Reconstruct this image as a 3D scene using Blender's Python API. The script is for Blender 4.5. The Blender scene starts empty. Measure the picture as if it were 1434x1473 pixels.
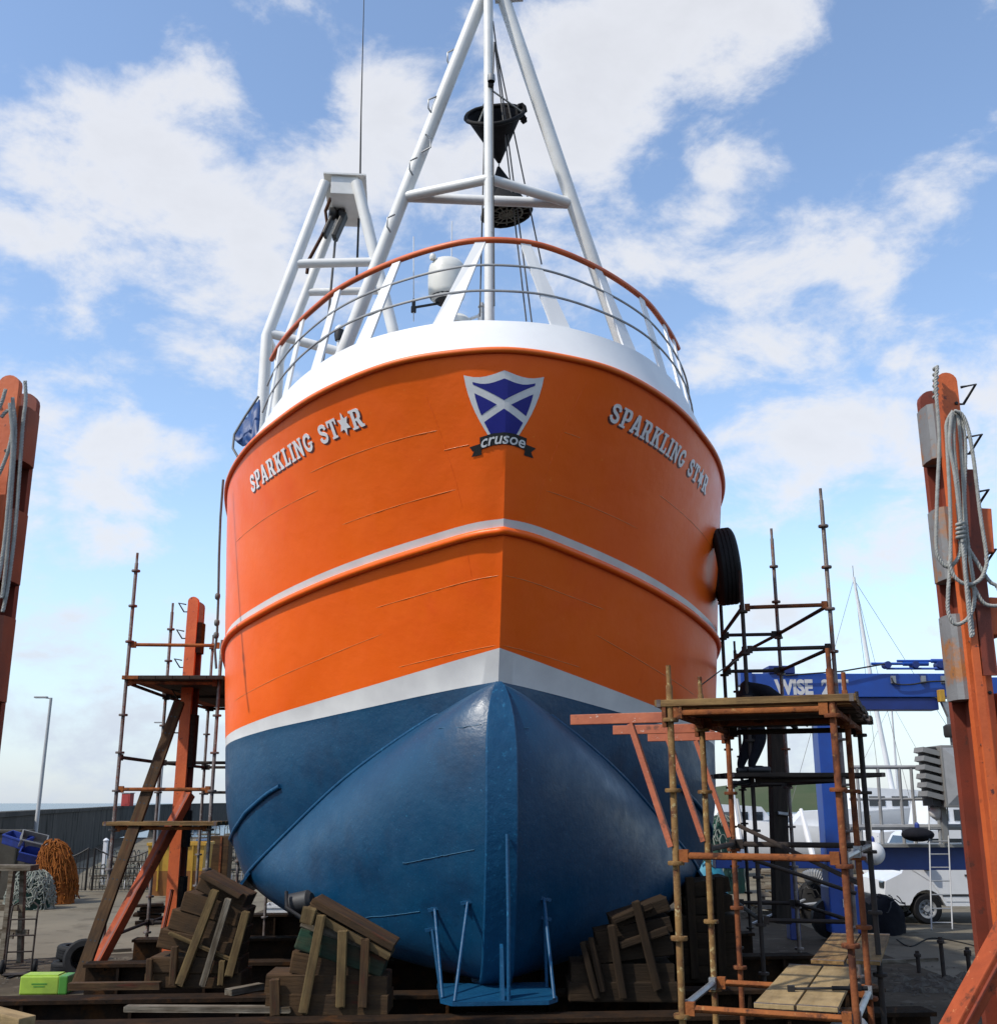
import bpy, bmesh, math, random
from mathutils import Vector, Matrix, Euler
from mathutils.geometry import tessellate_polygon
random.seed(7)
R = math.radians
sc = bpy.context.scene
C = sc.collection

# ------------------------------------------------------------------ camera
FPX, PITCH, HC = 1565.0, R(15.0), 2.7
cam_d = bpy.data.cameras.new('camera'); cam = bpy.data.objects.new('camera', cam_d); C.objects.link(cam)
cam.location = (0, 0, HC); cam.rotation_euler = (R(90) + PITCH, 0, 0)
cam_d.sensor_fit = 'HORIZONTAL'; cam_d.sensor_width = 36.0; cam_d.lens = 36.0 * FPX / 1434.0
cam_d.clip_start = 0.05; cam_d.clip_end = 60000
sc.camera = cam

# ------------------------------------------------------------------ world and sun
SUN_AZ, SUN_EL = R(238), R(48)          # azimuth clockwise from +Y
EXPOSURE = 0.70
world = bpy.data.worlds.new('World'); sc.world = world; world.use_nodes = True
wn, wl = world.node_tree.nodes, world.node_tree.links
wn.clear()
def wnode(t, **k):
    n = wn.new(t)
    for a, v in k.items(): setattr(n, a, v)
    return n
def wmath(op, a, b=None, clamp=False):
    n = wnode('ShaderNodeMath', operation=op, use_clamp=clamp)
    for i, v in enumerate((a, b)):
        if v is None: continue
        if isinstance(v, (int, float)): n.inputs[i].default_value = v
        else: wl.new(v, n.inputs[i])
    return n.outputs[0]
sky = wnode('ShaderNodeTexSky', sky_type='NISHITA', sun_disc=False)
sky.sun_elevation = SUN_EL; sky.sun_rotation = SUN_AZ
sky.air_density = 1.0; sky.dust_density = 0.5; sky.ozone_density = 1.0
tc = wnode('ShaderNodeTexCoord')
sep = wnode('ShaderNodeSeparateXYZ'); wl.new(tc.outputs['Generated'], sep.inputs[0])
zc_ = wmath('ADD', wmath('MAXIMUM', sep.outputs[2], 0.0), 0.28)
cx, cy = wmath('DIVIDE', sep.outputs[0], zc_), wmath('DIVIDE', sep.outputs[1], zc_)
comb = wnode('ShaderNodeCombineXYZ'); wl.new(cx, comb.inputs[0]); wl.new(cy, comb.inputs[1])
def cloud_noise(scale, detail, off, rough=0.55, dist=0.0, puff=False):
    m = wnode('ShaderNodeMapping'); m.inputs['Location'].default_value = off
    m.inputs['Rotation'].default_value = (0, 0, R(-25)); m.inputs['Scale'].default_value = (1.0, 1.25, 1)
    if puff: m.inputs['Scale'].default_value = (1, 1, 1.7); m.inputs['Rotation'].default_value = (0, R(-18), 0)
    wl.new(tc.outputs['Generated'] if puff else comb.outputs[0], m.inputs[0])
    n = wnode('ShaderNodeTexNoise'); n.inputs['Scale'].default_value = scale; n.inputs['Detail'].default_value = detail
    n.inputs['Roughness'].default_value = rough; n.inputs['Distortion'].default_value = dist
    wl.new(m.outputs[0], n.inputs['Vector'])
    return n.outputs['Fac']
big = cloud_noise(1.5, 3, (3.1, 0.4, 0), 0.5)
fine = cloud_noise(8.5, 7, (1.7, 5.2, 0), 0.62, 0.2, True)
dens = wmath('ADD', wmath('MULTIPLY', big, 0.42), wmath('MULTIPLY', fine, 0.95))
# a few cloud banks of this particular sky (azimuth from +Y and elevation in degrees, radius, weight)
BANKS = [(-24.5, 31.4, 3.6, 0.25), (-20.1, 34.5, 3.3, 0.32), (-23.2, 29.1, 3.0, 0.15), (-12.4, 35.8, 2.7, -0.34), (-14.7, 32.1, 1.5, -0.14), (-6.6, 35.7, 2.7, 0.3), (-9.7, 31.9, 3.8, 0.28), (-16.5, 27.9, 4.1, 0.22), (-2.8, 32.2, 4.5, 0.22), (5.6, 36.4, 4.4, 0.22), (10.3, 37.9, 3.7, 0.24), (16.0, 37.9, 2.6, 0.2), (-5.5, 39.8, 2.0, -0.22), (-24.3, 37.3, 3.8, -0.4), (22.7, 35.2, 4.2, -0.42), (18.6, 32.5, 2.3, -0.14), (23.9, 28.7, 2.0, 0.22), (21.0, 31.8, 1.5, 0.2), (10.2, 33.5, 2.1, -0.2), (12.3, 31.7, 1.5, 0.14), (18.8, 26.5, 3.8, 0.18), (-20.8, 23.9, 4.1, -0.22), (25.0, 22.9, 2.3, -0.12), (-23, 17, 5, 0.15), (-18.4, 19.3, 4, 0.1), (17, 20, 5, 0.15), (15.5, 17.5, 4, 0.1), (20.5, 14.5, 5, 0.14), (-21, 12.5, 5, 0.1), (-13, 22, 3, 0.1)]
nrm = wnode('ShaderNodeVectorMath', operation='NORMALIZE'); wl.new(tc.outputs['Generated'], nrm.inputs[0])
for az, el, rad, w in BANKS:
    az, el = R(az), R(el)
    d = wnode('ShaderNodeVectorMath', operation='DOT_PRODUCT'); wl.new(nrm.outputs[0], d.inputs[0])
    d.inputs[1].default_value = (math.sin(az) * math.cos(el), math.cos(az) * math.cos(el), math.sin(el))
    k = 1.0 / (1 - math.cos(R(rad)))
    g = wmath('POWER', 2.718, wmath('MULTIPLY', wmath('SUBTRACT', d.outputs['Value'], 1.0), k))
    dens = wmath('ADD', dens, wmath('MULTIPLY', g, w * 0.62))
ramp = wnode('ShaderNodeMapRange', interpolation_type='SMOOTHSTEP')
ramp.inputs[1].default_value = 0.655; ramp.inputs[2].default_value = 0.885
ramp.inputs[3].default_value = 0.0; ramp.inputs[4].default_value = 0.88
wl.new(dens, ramp.inputs[0])
shade = wnode('ShaderNodeMapRange'); shade.inputs[1].default_value = 0.80; shade.inputs[2].default_value = 1.2
shade.inputs[3].default_value = 1.0; shade.inputs[4].default_value = 0.86; wl.new(dens, shade.inputs[0])
ccol = wnode('ShaderNodeVectorMath', operation='SCALE'); ccol.inputs[0].default_value = (3.6, 3.65, 3.82); wl.new(shade.outputs[0], ccol.inputs['Scale'])
mix = wnode('ShaderNodeMix', data_type='RGBA'); wl.new(ramp.outputs[0], mix.inputs['Factor'])
wl.new(sky.outputs[0], mix.inputs['A']); wl.new(ccol.outputs[0], mix.inputs['B'])
bg = wnode('ShaderNodeBackground'); bg.inputs['Strength'].default_value = 0.15
hz = wnode('ShaderNodeMapRange', interpolation_type='SMOOTHSTEP'); hz.inputs[1].default_value = 0.26; hz.inputs[2].default_value = -0.04
hz.inputs[3].default_value = 0.0; hz.inputs[4].default_value = 0.78; wl.new(sep.outputs[2], hz.inputs[0])
mix2 = wnode('ShaderNodeMix', data_type='RGBA'); wl.new(hz.outputs[0], mix2.inputs['Factor']); mix2.inputs['B'].default_value = (2.05, 2.5, 3.2, 1)
wl.new(mix.outputs['Result'], mix2.inputs['A']); wl.new(mix2.outputs['Result'], bg.inputs['Color'])
wo = wnode('ShaderNodeOutputWorld'); wl.new(bg.outputs[0], wo.inputs[0])

sun_d = bpy.data.lights.new('sun', 'SUN'); sun = bpy.data.objects.new('sun', sun_d); C.objects.link(sun)
sun_d.energy = 2.6; sun_d.angle = R(1.5); sun_d.color = (1.0, 0.94, 0.84)
sdir = Vector((math.sin(SUN_AZ) * math.cos(SUN_EL), math.cos(SUN_AZ) * math.cos(SUN_EL), math.sin(SUN_EL)))
sun.rotation_euler = sdir.to_track_quat('Z', 'Y').to_euler(); sun.location = sdir * 60
sc.view_settings.view_transform = 'Standard'; sc.view_settings.look = 'None'
sc.view_settings.exposure = EXPOSURE; sc.view_settings.gamma = 1.0; sc.view_settings.use_curve_mapping = False
sc.render.resolution_x, sc.render.resolution_y = 996, 1024

# ------------------------------------------------------------------ helpers
def elev(py): return PITCH + math.atan((736.5 - py) / FPX)
def at(px, py, Y):
    "world point seen at a photograph position, standing at ground distance Y"
    z = Y * math.tan(elev(py)); d = Y * math.cos(PITCH) + z * math.sin(PITCH)
    return Vector(((px - 717) / FPX * d, Y, HC + z))
def gp(px, py, z=0.0):
    "world point on the level z seen at a photograph position"
    return at(px, py, (z - HC) / math.tan(elev(py)))

def frame(d):
    d = Vector(d).normalized(); a = Vector((0, 0, 1)) if abs(d.z) < .95 else Vector((1, 0, 0))
    u = d.cross(a).normalized(); return u, u.cross(d).normalized()

class MB:
    def __init__(s): s.v, s.f, s.m = [], [], []
    def add(s, vs, fs, mi=0):
        n = len(s.v); s.v += [tuple(v) for v in vs]; s.f += [tuple(n + i for i in f) for f in fs]; s.m += [mi] * len(fs); return s
    def box(s, c, size, rot=None, mi=0, bev=0.0):
        c = Vector(c); h = Vector(size) / 2
        M = Euler(rot).to_matrix() if rot is not None and not isinstance(rot, Matrix) else (rot or Matrix.Identity(3))
        if bev <= 0:
            vs = [c + M @ Vector((x * h.x, y * h.y, z * h.z)) for x in (-1, 1) for y in (-1, 1) for z in (-1, 1)]
            return s.add(vs, [(0, 1, 3, 2), (4, 6, 7, 5), (0, 4, 5, 1), (2, 3, 7, 6), (0, 2, 6, 4), (1, 5, 7, 3)], mi)
        bm = bmesh.new(); bmesh.ops.create_cube(bm, size=1)
        for v in bm.verts: v.co = Vector((v.co.x * size[0], v.co.y * size[1], v.co.z * size[2]))
        bmesh.ops.bevel(bm, geom=bm.edges[:], offset=bev, segments=2, affect='EDGES', profile=.6)
        bm.verts.index_update()
        s.add([c + M @ v.co for v in bm.verts], [[v.index for v in f.verts] for f in bm.faces], mi); bm.free(); return s
    def beam(s, a, b, w, h, up=(0, 0, 1), mi=0, bev=0.0):
        "bar of rectangular section w (sideways) by h (along up)"
        a, b = Vector(a), Vector(b); d = (b - a); L = d.length; d.normalize(); up = Vector(up)
        if abs(d.dot(up)) > .98: up = Vector((0, 1, 0))
        x = d.cross(up).normalized(); z = x.cross(d).normalized()
        M = Matrix((x, d, z)).transposed()
        return s.box((a + b) / 2, (w, L, h), M, mi, bev)
    def tube(s, pts, r, n=8, mi=0, cap=True, closed=False):
        pts = [Vector(p) for p in pts]; rs = r if isinstance(r, (list, tuple)) else [r] * len(pts)
        N = len(pts); rings = []
        t = (pts[1] - pts[0]).normalized(); u, w = frame(t)
        for i, p in enumerate(pts):
            a, b = pts[max(i - 1, 0)], pts[min(i + 1, N - 1)]
            if closed: a, b = pts[i - 1], pts[(i + 1) % N]
            t2 = (b - a).normalized(); u = (u - t2 * u.dot(t2)).normalized(); w = t2.cross(u)
            rings.append([p + (u * math.cos(2 * math.pi * k / n) + w * math.sin(2 * math.pi * k / n)) * rs[i] for k in range(n)])
        vs = [q for rg in rings for q in rg]; fs = []
        M = N if closed else N - 1
        for i in range(M):
            j = (i + 1) % N
            for k in range(n): fs.append((i * n + k, i * n + (k + 1) % n, j * n + (k + 1) % n, j * n + k))
        if cap and not closed: fs += [tuple(reversed(range(n))), tuple((N - 1) * n + k for k in range(n))]
        return s.add(vs, fs, mi)
    def lathe(s, prof, c=(0, 0, 0), axis=(0, 0, 1), n=20, mi=0, closed=False):
        "profile of (radius, height) about an axis"
        c = Vector(c); d = Vector(axis).normalized(); u, w = frame(d); vs, fs = [], []
        for r, h in prof:
            for k in range(n):
                a = 2 * math.pi * k / n; vs.append(c + d * h + (u * math.cos(a) + w * math.sin(a)) * max(r, 1e-4))
        P = len(prof)
        for i in range(P if closed else P - 1):
            j = (i + 1) % P
            for k in range(n): fs.append((i * n + k, j * n + k, j * n + (k + 1) % n, i * n + (k + 1) % n))
        return s.add(vs, fs, mi)
    def prism(s, poly, c, x, y, depth, holes=(), mi=0):
        "outline (2D) extruded: front face at c in axes x,y; goes back along -(x cross y) by depth"
        c, x, y = Vector(c), Vector(x).normalized(), Vector(y).normalized(); nz = x.cross(y).normalized()
        loops = [list(poly)] + [list(h) for h in holes]
        tri = tessellate_polygon([[Vector((a, b, 0)) for a, b in l] for l in loops])
        flat = [p for l in loops for p in l]; n = len(flat)
        vs = [c + x * a + y * b for a, b in flat] + [c + x * a + y * b - nz * depth for a, b in flat]
        fs = []
        for t in tri:
            (ax, ay), (bx, by), (qx, qy) = flat[t[0]], flat[t[1]], flat[t[2]]
            t = t if (bx - ax) * (qy - ay) - (by - ay) * (qx - ax) > 0 else t[::-1]
            fs += [tuple(t), tuple(n + i for i in reversed(t))]
        o = 0
        for l in loops:
            for i in range(len(l)):
                j = (i + 1) % len(l); fs.append((o + i, n + o + i, n + o + j, o + j))
            o += len(l)
        return s.add(vs, fs, mi)
    def grid(s, rows, mi=0, flip=False, mfun=None):
        n = len(rows[0]); vs = [p for r in rows for p in r]; base = len(s.v); s.v += [tuple(v) for v in vs]
        for i in range(len(rows) - 1):
            for k in range(n - 1):
                q = (i * n + k, i * n + k + 1, (i + 1) * n + k + 1, (i + 1) * n + k)
                if flip: q = q[::-1]
                s.f.append(tuple(base + a for a in q)); s.m.append(mfun(i, k) if mfun else mi)
        return s
    def build(s, name, mats, parent=None, smooth=None, origin=None):
        me = bpy.data.meshes.new(name); o0 = Vector(origin) if origin is not None else Vector((0, 0, 0))
        me.from_pydata([tuple(Vector(v) - o0) for v in s.v], [], s.f)
        if not isinstance(mats, (list, tuple)): mats = [mats]
        for m in mats: me.materials.append(m)
        if len(mats) > 1: me.polygons.foreach_set('material_index', s.m)
        if smooth is not None:
            bm = bmesh.new(); bm.from_mesh(me)
            bmesh.ops.recalc_face_normals(bm, faces=bm.faces[:])
            for f in bm.faces: f.smooth = True
            lim = R(smooth)
            for e in bm.edges:
                if len(e.link_faces) == 2 and e.calc_face_angle(0) > lim: e.smooth = False
            bm.to_mesh(me); bm.free()
        else:
            bm = bmesh.new(); bm.from_mesh(me); bmesh.ops.recalc_face_normals(bm, faces=bm.faces[:]); bm.to_mesh(me); bm.free()
        me.update()
        o = bpy.data.objects.new(name, me); C.objects.link(o)
        if parent is not None: o.parent = parent
        if origin is not None: o.location = o0
        return o

def tag(o, label=None, cat=None, group=None, kind=None):
    if label: o['label'] = label
    if cat: o['category'] = cat
    if group: o['group'] = group
    if kind: o['kind'] = kind
    return o
def empty(name, loc, rz=0.0, label=None, cat=None, group=None):
    o = bpy.data.objects.new(name, None); C.objects.link(o); o.location = loc; o.rotation_euler = (0, 0, rz); o.empty_display_size = .2
    return tag(o, label, cat, group)
def copy_tree(o, parent=None):
    c = o.copy(); C.objects.link(c); c.parent = parent
    for ch in o.children: copy_tree(ch, c)
    return c

# ------------------------------------------------------------------ materials
def mat(name, c1, c2=None, scale=3.0, rough=0.5, metal=0.0, bump=0.0, bscale=60.0, coat=0.0, spots=None, stretch=(1, 1, 1), rvar=0.0, spec=0.5, lohi=(.35, .68), g=.70, grime=0.0, bdist=.01):
    sc3 = lambda c: tuple(v * g for v in c)
    c1 = sc3(c1); c2 = sc3(c2) if c2 else None
    spots = [(a, t_, s_, sc3(c_)) for a, t_, s_, c_ in spots] if spots else []
    m = bpy.data.materials.new(name); m.use_nodes = True; n, l = m.node_tree.nodes, m.node_tree.links
    b = n['Principled BSDF']; b.inputs['Roughness'].default_value = rough; b.inputs['Metallic'].default_value = metal
    b.inputs['Coat Weight'].default_value = coat; b.inputs['Coat Roughness'].default_value = 0.12; b.inputs['Specular IOR Level'].default_value = spec * (.4 if rough >= .7 else 1)
    t = n.new('ShaderNodeTexCoord'); mp = n.new('ShaderNodeMapping'); mp.inputs['Scale'].default_value = stretch; l.new(t.outputs['Object'], mp.inputs[0])
    def noise(s, d=5, r=.6):
        x = n.new('ShaderNodeTexNoise'); x.inputs['Scale'].default_value = s; x.inputs['Detail'].default_value = d; x.inputs['Roughness'].default_value = r
        l.new(mp.outputs[0], x.inputs['Vector']); return x.outputs['Fac']
    def ramp(f, lo, hi):
        x = n.new('ShaderNodeMapRange'); x.inputs[1].default_value = lo; x.inputs[2].default_value = hi; l.new(f, x.inputs[0]); return x.outputs[0]
    def mixc(f, a, bb):
        x = n.new('ShaderNodeMix'); x.data_type = 'RGBA'; l.new(f, x.inputs['Factor'])
        for k, v in (('A', a), ('B', bb)):
            if isinstance(v, tuple): x.inputs[k].default_value = (*v, 1)
            else: l.new(v, x.inputs[k])
        return x.outputs['Result']
    col = mixc(ramp(noise(scale), *lohi), c1, c2 if c2 else tuple(v * .82 for v in c1))
    if spots:
        for (sc_, thr, soft, colr) in spots: col = mixc(ramp(noise(sc_, 6, .65), thr, thr + soft), col, colr)
    if grime:
        x = n.new('ShaderNodeTexNoise'); x.inputs['Scale'].default_value = 1.7; x.inputs['Detail'].default_value = 7; x.inputs['Roughness'].default_value = .72; l.new(t.outputs['Object'], x.inputs['Vector'])
        gm = n.new('ShaderNodeMapRange'); gm.inputs[1].default_value = .42; gm.inputs[2].default_value = .72; gm.inputs[4].default_value = grime; l.new(x.outputs['Fac'], gm.inputs[0])
        col = mixc(gm.outputs[0], col, (.020, .016, .012))
    l.new(col, b.inputs['Base Color'])
    if rvar:
        x = n.new('ShaderNodeMapRange'); x.inputs[1].default_value = .3; x.inputs[2].default_value = .7; x.inputs[3].default_value = rough - rvar; x.inputs[4].default_value = rough + rvar
        l.new(noise(scale * 2.3), x.inputs[0]); l.new(x.outputs[0], b.inputs['Roughness'])
    if bump:
        bp = n.new('ShaderNodeBump'); bp.inputs['Strength'].default_value = bump; bp.inputs['Distance'].default_value = bdist
        l.new(noise(bscale, 5), bp.inputs['Height']); l.new(bp.outputs[0], b.inputs['Normal'])
    return m
M = {}
M['orange'] = mat('orange_hull_paint', (.86, .128, .007), (.82, .110, .006), 1.2, .40, bump=.45, bscale=1.4, rvar=.06, g=1, spec=.32, spots=[(3.5, .64, .14, (.79, .100, .008)), (16, .69, .03, (.86, .22, .03)), (.7, .56, .12, (.82, .104, .007))], bdist=.03)
M['orange_trim'] = mat('orange_trim_paint', (.80, .145, .010), (.70, .115, .008), 3, .45, bump=.15, g=1)
M['orange_rail'] = mat('orange_rail_paint', (.66, .13, .03), (.50, .095, .025), 4, .45, bump=.15, g=.95)
M['white'] = mat('white_paint', (.74, .74, .73), (.67, .67, .67), 1.6, .38, bump=.08, bscale=6, g=.95)
M['white_mast'] = mat('white_mast_paint', (.74, .74, .72), (.62, .61, .58), 2.2, .42, bump=.06, g=.95, spots=[(9, .66, .06, (.50, .46, .40)), (22, .70, .03, (.36, .25, .17))])
M['stripe'] = mat('white_stripe_paint', (.68, .67, .65), (.58, .57, .56), 2.5, .4, g=.95)
M['blue'] = mat('blue_antifoul_paint', (.002, .037, .090), (.0028, .047, .106), 2.0, .40, bump=.5, bscale=13, rvar=.10, g=1, spec=.42, spots=[(30, .63, .05, (.010, .085, .17)), (1.1, .53, .15, (.0016, .027, .068)), (60, .66, .03, (.03, .13, .22))])
M['blue_bar'] = mat('blue_stem_paint', (.003, .046, .112), (.005, .058, .132), 5, .42, bump=.9, bscale=9, g=1, spec=.3, spots=[(20, .60, .06, (.012, .10, .2))])
M['weld_o'] = mat('orange_weld_bead', (.90, .26, .05), (.78, .18, .03), 20, .35)
M['weld_b'] = mat('blue_weld_bead', (.03, .13, .22), (.012, .08, .16), 20, .45)
M['letter'] = mat('silver_lettering', (.76, .75, .75), (.68, .66, .68), 10, .45, g=1)
M['letter_shade'] = mat('dark_letter_shade', (.16, .02, .012), (.12, .018, .01), 8, .5)
M['emblem_white'] = mat('emblem_silver', (.66, .66, .65), (.58, .58, .58), 12, .45, g=1)
M['emblem_blue'] = mat('emblem_blue', (.014, .018, .26), (.018, .022, .30), 6, .4)
M['black'] = mat('black_paint', (.010, .010, .011), (.018, .017, .017), 5, .5)
M['steel'] = mat('galvanised_steel', (.42, .43, .44), (.30, .31, .32), 6, .42, metal=.6)
M['wire'] = mat('dark_wire_rope', (.10, .095, .09), (.16, .15, .14), 30, .6)
M['rubber'] = mat('black_rubber', (.012, .012, .013), (.02, .02, .021), 8, .7, bump=.2, bscale=40)
M['canvas'] = mat('black_canvas', (.011, .011, .013), (.022, .022, .025), 7, .85, bump=.4, bscale=30)
M['cream'] = mat('cream_dome', (.70, .69, .64), (.62, .61, .56), 4, .4, g=.95)
M['pole_grey'] = mat('grey_scaffold_tube', (.20, .17, .16), (.10, .065, .05), 7, .55, metal=.2, bump=.3, bscale=40, spots=[(6, .54, .08, (.16, .05, .022)), (18, .60, .06, (.30, .28, .26))])
M['pole_rust'] = mat('rusty_scaffold_tube', (.27, .085, .028), (.12, .038, .018), 8, .8, bump=.5, bscale=45, spots=[(5, .55, .08, (.075, .026, .015)), (15, .60, .08, (.34, .16, .06))])
M['pole_yellow'] = mat('ochre_scaffold_tube', (.30, .175, .06), (.17, .08, .03), 9, .75, bump=.5, bscale=45, spots=[(6, .54, .08, (.11, .04, .018)), (20, .60, .05, (.42, .33, .16))])
M['rust_flat'] = mat('rusty_ledger', (.40, .13, .035), (.20, .06, .02), 8, .8, bump=.5, bscale=40, spots=[(6, .55, .08, (.075, .028, .015)), (16, .61, .06, (.42, .20, .07))])
M['pole_dark'] = mat('dark_scaffold_tube', (.035, .03, .028), (.06, .042, .033), 6, .7, bump=.2)
M['bracket'] = mat('orange_bracket', (.56, .15, .06), (.42, .10, .04), 7, .6, bump=.2, spots=[(9, .60, .06, (.24, .07, .03)), (22, .66, .03, (.75, .55, .45))])
M['board'] = mat('scaffold_board', (.36, .22, .085), (.19, .105, .04), 22, .8, bump=.6, bscale=50, stretch=(.10, 1, 1), grime=.75)
M['ply'] = mat('pale_plywood', (.50, .36, .18), (.36, .25, .115), 16, .75, bump=.3, bscale=50, stretch=(.12, 1, 1), grime=.6)
M['board_dark'] = mat('dark_board', (.055, .042, .032), (.025, .02, .017), 20, .8, bump=.4, stretch=(.12, 1, 1))  # dark brown board colour with lengthwise grain
M['arm'] = mat('red_oxide_arm', (.66, .135, .028), (.50, .088, .020), 2.5, .6, bump=.35, bscale=30, spots=[(4, .60, .06, (.26, .05, .02)), (14, .64, .04, (.11, .03, .02)), (30, .68, .03, (.72, .26, .10)), (2, .60, .1, (.36, .075, .025))], g=.86)
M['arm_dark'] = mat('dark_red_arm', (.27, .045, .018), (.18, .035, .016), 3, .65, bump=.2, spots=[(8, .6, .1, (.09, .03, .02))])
M['arm_rust'] = mat('rusted_red_brace', (.42, .085, .03), (.27, .055, .022), 4, .8, bump=.4, bscale=30, spots=[(6, .56, .08, (.14, .04, .02)), (18, .63, .05, (.50, .17, .07))], g=.8)
M['pad_grey'] = mat('grey_fender_pad', (.27, .275, .28), (.19, .19, .19), 3, .6, bump=.25, spots=[(3, .50, .10, (.42, .17, .05)), (12, .62, .06, (.12, .10, .09))])
M['pad_red'] = mat('red_fender_pad', (.33, .075, .028), (.21, .05, .022), 3, .6, bump=.2)
M['rope'] = mat('pale_rope', (.50, .50, .47), (.36, .36, .33), 25, .85, bump=.6, bscale=70)
M['timber'] = mat('old_brown_timber', (.19, .105, .045), (.085, .046, .022), 18, .85, bump=.8, bscale=40, stretch=(.10, 1, 1), grime=.85, spots=[(7, .60, .06, (.20, .045, .02))], g=.44)
M['timber_shade'] = mat('shade_coloured_timber', (.055, .036, .022), (.028, .019, .013), 18, .9, bump=.8, bscale=40, stretch=(.10, 1, 1), grime=.7, spec=.2)  # crib timber with deep shade put into its colour
M['timber_lt'] = mat('pale_cleat_timber', (.34, .235, .10), (.19, .115, .045), 20, .8, bump=.6, bscale=40, stretch=(.10, 1, 1), grime=.7, g=.44)
M['timber_gr'] = mat('green_stained_timber', (.035, .10, .06), (.15, .10, .05), 9, .85, bump=.8, bscale=40, stretch=(.14, 1, 1), grime=.75, spots=[(7, .58, .06, (.18, .055, .02))], g=.44)
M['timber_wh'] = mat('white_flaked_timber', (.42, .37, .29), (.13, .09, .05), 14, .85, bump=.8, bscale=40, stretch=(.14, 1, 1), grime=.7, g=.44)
M['carriage'] = mat('oily_black_steel', (.020, .015, .012), (.045, .026, .015), 5, .92, bump=.8, bscale=22, spec=.12, spots=[(3, .56, .1, (.075, .034, .014)), (12, .62, .06, (.012, .011, .010))])
M['crane'] = mat('blue_crane_paint', (.010, .085, .46), (.010, .065, .38), 2, .4, spots=[(18, .69, .03, (.05, .06, .12))], grime=.2)
M['crane_dk'] = mat('dark_blue_crane_paint', (.008, .028, .18), (.010, .035, .22), 3, .5)
M['crane_txt'] = mat('white_crane_lettering', (.78, .78, .78), (.7, .7, .7), 6, .5)
M['grey_box'] = mat('grey_housing_paint', (.27, .27, .26), (.21, .21, .205), 3, .5, bump=.05)
M['grey_lt'] = mat('light_grey_metal', (.38, .39, .40), (.30, .31, .32), 5, .5)
M['dark'] = mat('dark_fittings', (.018, .018, .02), (.03, .03, .03), 5, .6)
M['van'] = mat('white_van_paint', (.72, .73, .74), (.66, .67, .68), 2, .28, coat=.3, g=.9)
M['glass'] = mat('dark_window_glass', (.02, .026, .032), (.03, .04, .05), 2, .06, spec=.8)
M['concrete'] = mat('yard_concrete', (.20, .175, .130), (.145, .128, .098), .35, .9, bump=.5, bscale=14, spots=[(1.1, .54, .12, (.115, .098, .074)), (.4, .56, .10, (.085, .070, .052)), (6, .64, .08, (.24, .21, .165))], spec=.15, g=.85)
M['dirt'] = mat('dark_yard_dirt', (.085, .068, .048), (.050, .040, .029), .8, .95, bump=1, bscale=9, spots=[(2.2, .56, .1, (.12, .10, .075)), (9, .62, .06, (.15, .13, .10))], spec=.15, g=.95)
M['slip'] = mat('oily_slip_floor', (.014, .012, .010), (.026, .021, .016), .8, .85, bump=.8, bscale=7, spec=.12)
M['seawall'] = mat('dark_sea_wall', (.085, .082, .076), (.13, .123, .112), .7, .95, bump=.9, bscale=3, stretch=(1, 1, .3), spots=[(1.2, .54, .1, (.045, .045, .041)), (3.0, .60, .1, (.17, .16, .145))], spec=.1)
M['lowwall'] = mat('rubble_wall', (.075, .068, .055), (.12, .11, .09), 1.4, .9, bump=.8, bscale=6)
M['net_o'] = mat('orange_net', (.36, .12, .02), (.20, .06, .014), 9, .9)
M['net_g'] = mat('grey_green_rope', (.33, .35, .30), (.20, .22, .19), 6, .85)
M['net_dk'] = mat('dark_green_net', (.03, .10, .07), (.04, .07, .06), 6, .85)
M['box_blue'] = mat('blue_plastic_crate', (.025, .06, .36), (.02, .045, .24), 5, .55, grime=.4)
M['lime'] = mat('lime_plastic', (.44, .66, .06), (.36, .56, .05), 3, .55, grime=.35)
M['lime_dk'] = mat('green_plastic', (.08, .32, .03), (.07, .27, .03), 3, .45)
M['yellow'] = mat('yellow_skip_paint', (.62, .36, .030), (.50, .27, .025), 3, .55, spots=[(5, .60, .1, (.33, .14, .03))])
M['ochre'] = mat('rusty_skip_base', (.36, .14, .025), (.24, .09, .02), 3, .6)
M['bin_blue'] = mat('faded_blue_bin', (.07, .13, .24), (.05, .10, .19), 3, .6)
M['red'] = mat('red_paint', (.38, .025, .018), (.30, .02, .015), 3, .5)
M['iron'] = mat('black_ironwork', (.014, .014, .014), (.022, .02, .02), 6, .6)
M['lamp'] = mat('pale_lamp_post', (.45, .46, .46), (.38, .39, .39), 3, .5)
M['denim'] = mat('navy_workwear', (.006, .007, .012), (.012, .013, .02), 9, .9, bump=.5, bscale=30)
M['skin'] = mat('skin', (.48, .27, .19), (.42, .22, .15), 10, .55)
M['boat_white'] = mat('white_gelcoat', (.70, .71, .72), (.62, .63, .64), 2, .35, g=.9)
M['cyan'] = mat('turquoise_tarp', (.02, .30, .42), (.02, .22, .36), 3, .6)
M['tarp'] = mat('blue_tarpaulin', (.014, .075, .26), (.012, .055, .19), 2.5, .5, bump=.4, bscale=5)
M['stones'] = mat('rubble', (.15, .135, .11), (.07, .06, .05), 4, .95, bump=.4, spec=.15)
M['hill'] = mat('far_green_hill', (.055, .085, .030), (.09, .10, .045), .02, .95)
M['buoy'] = mat('white_buoy_plastic', (.72, .73, .74), (.62, .62, .62), 4, .4, g=.9)

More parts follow.
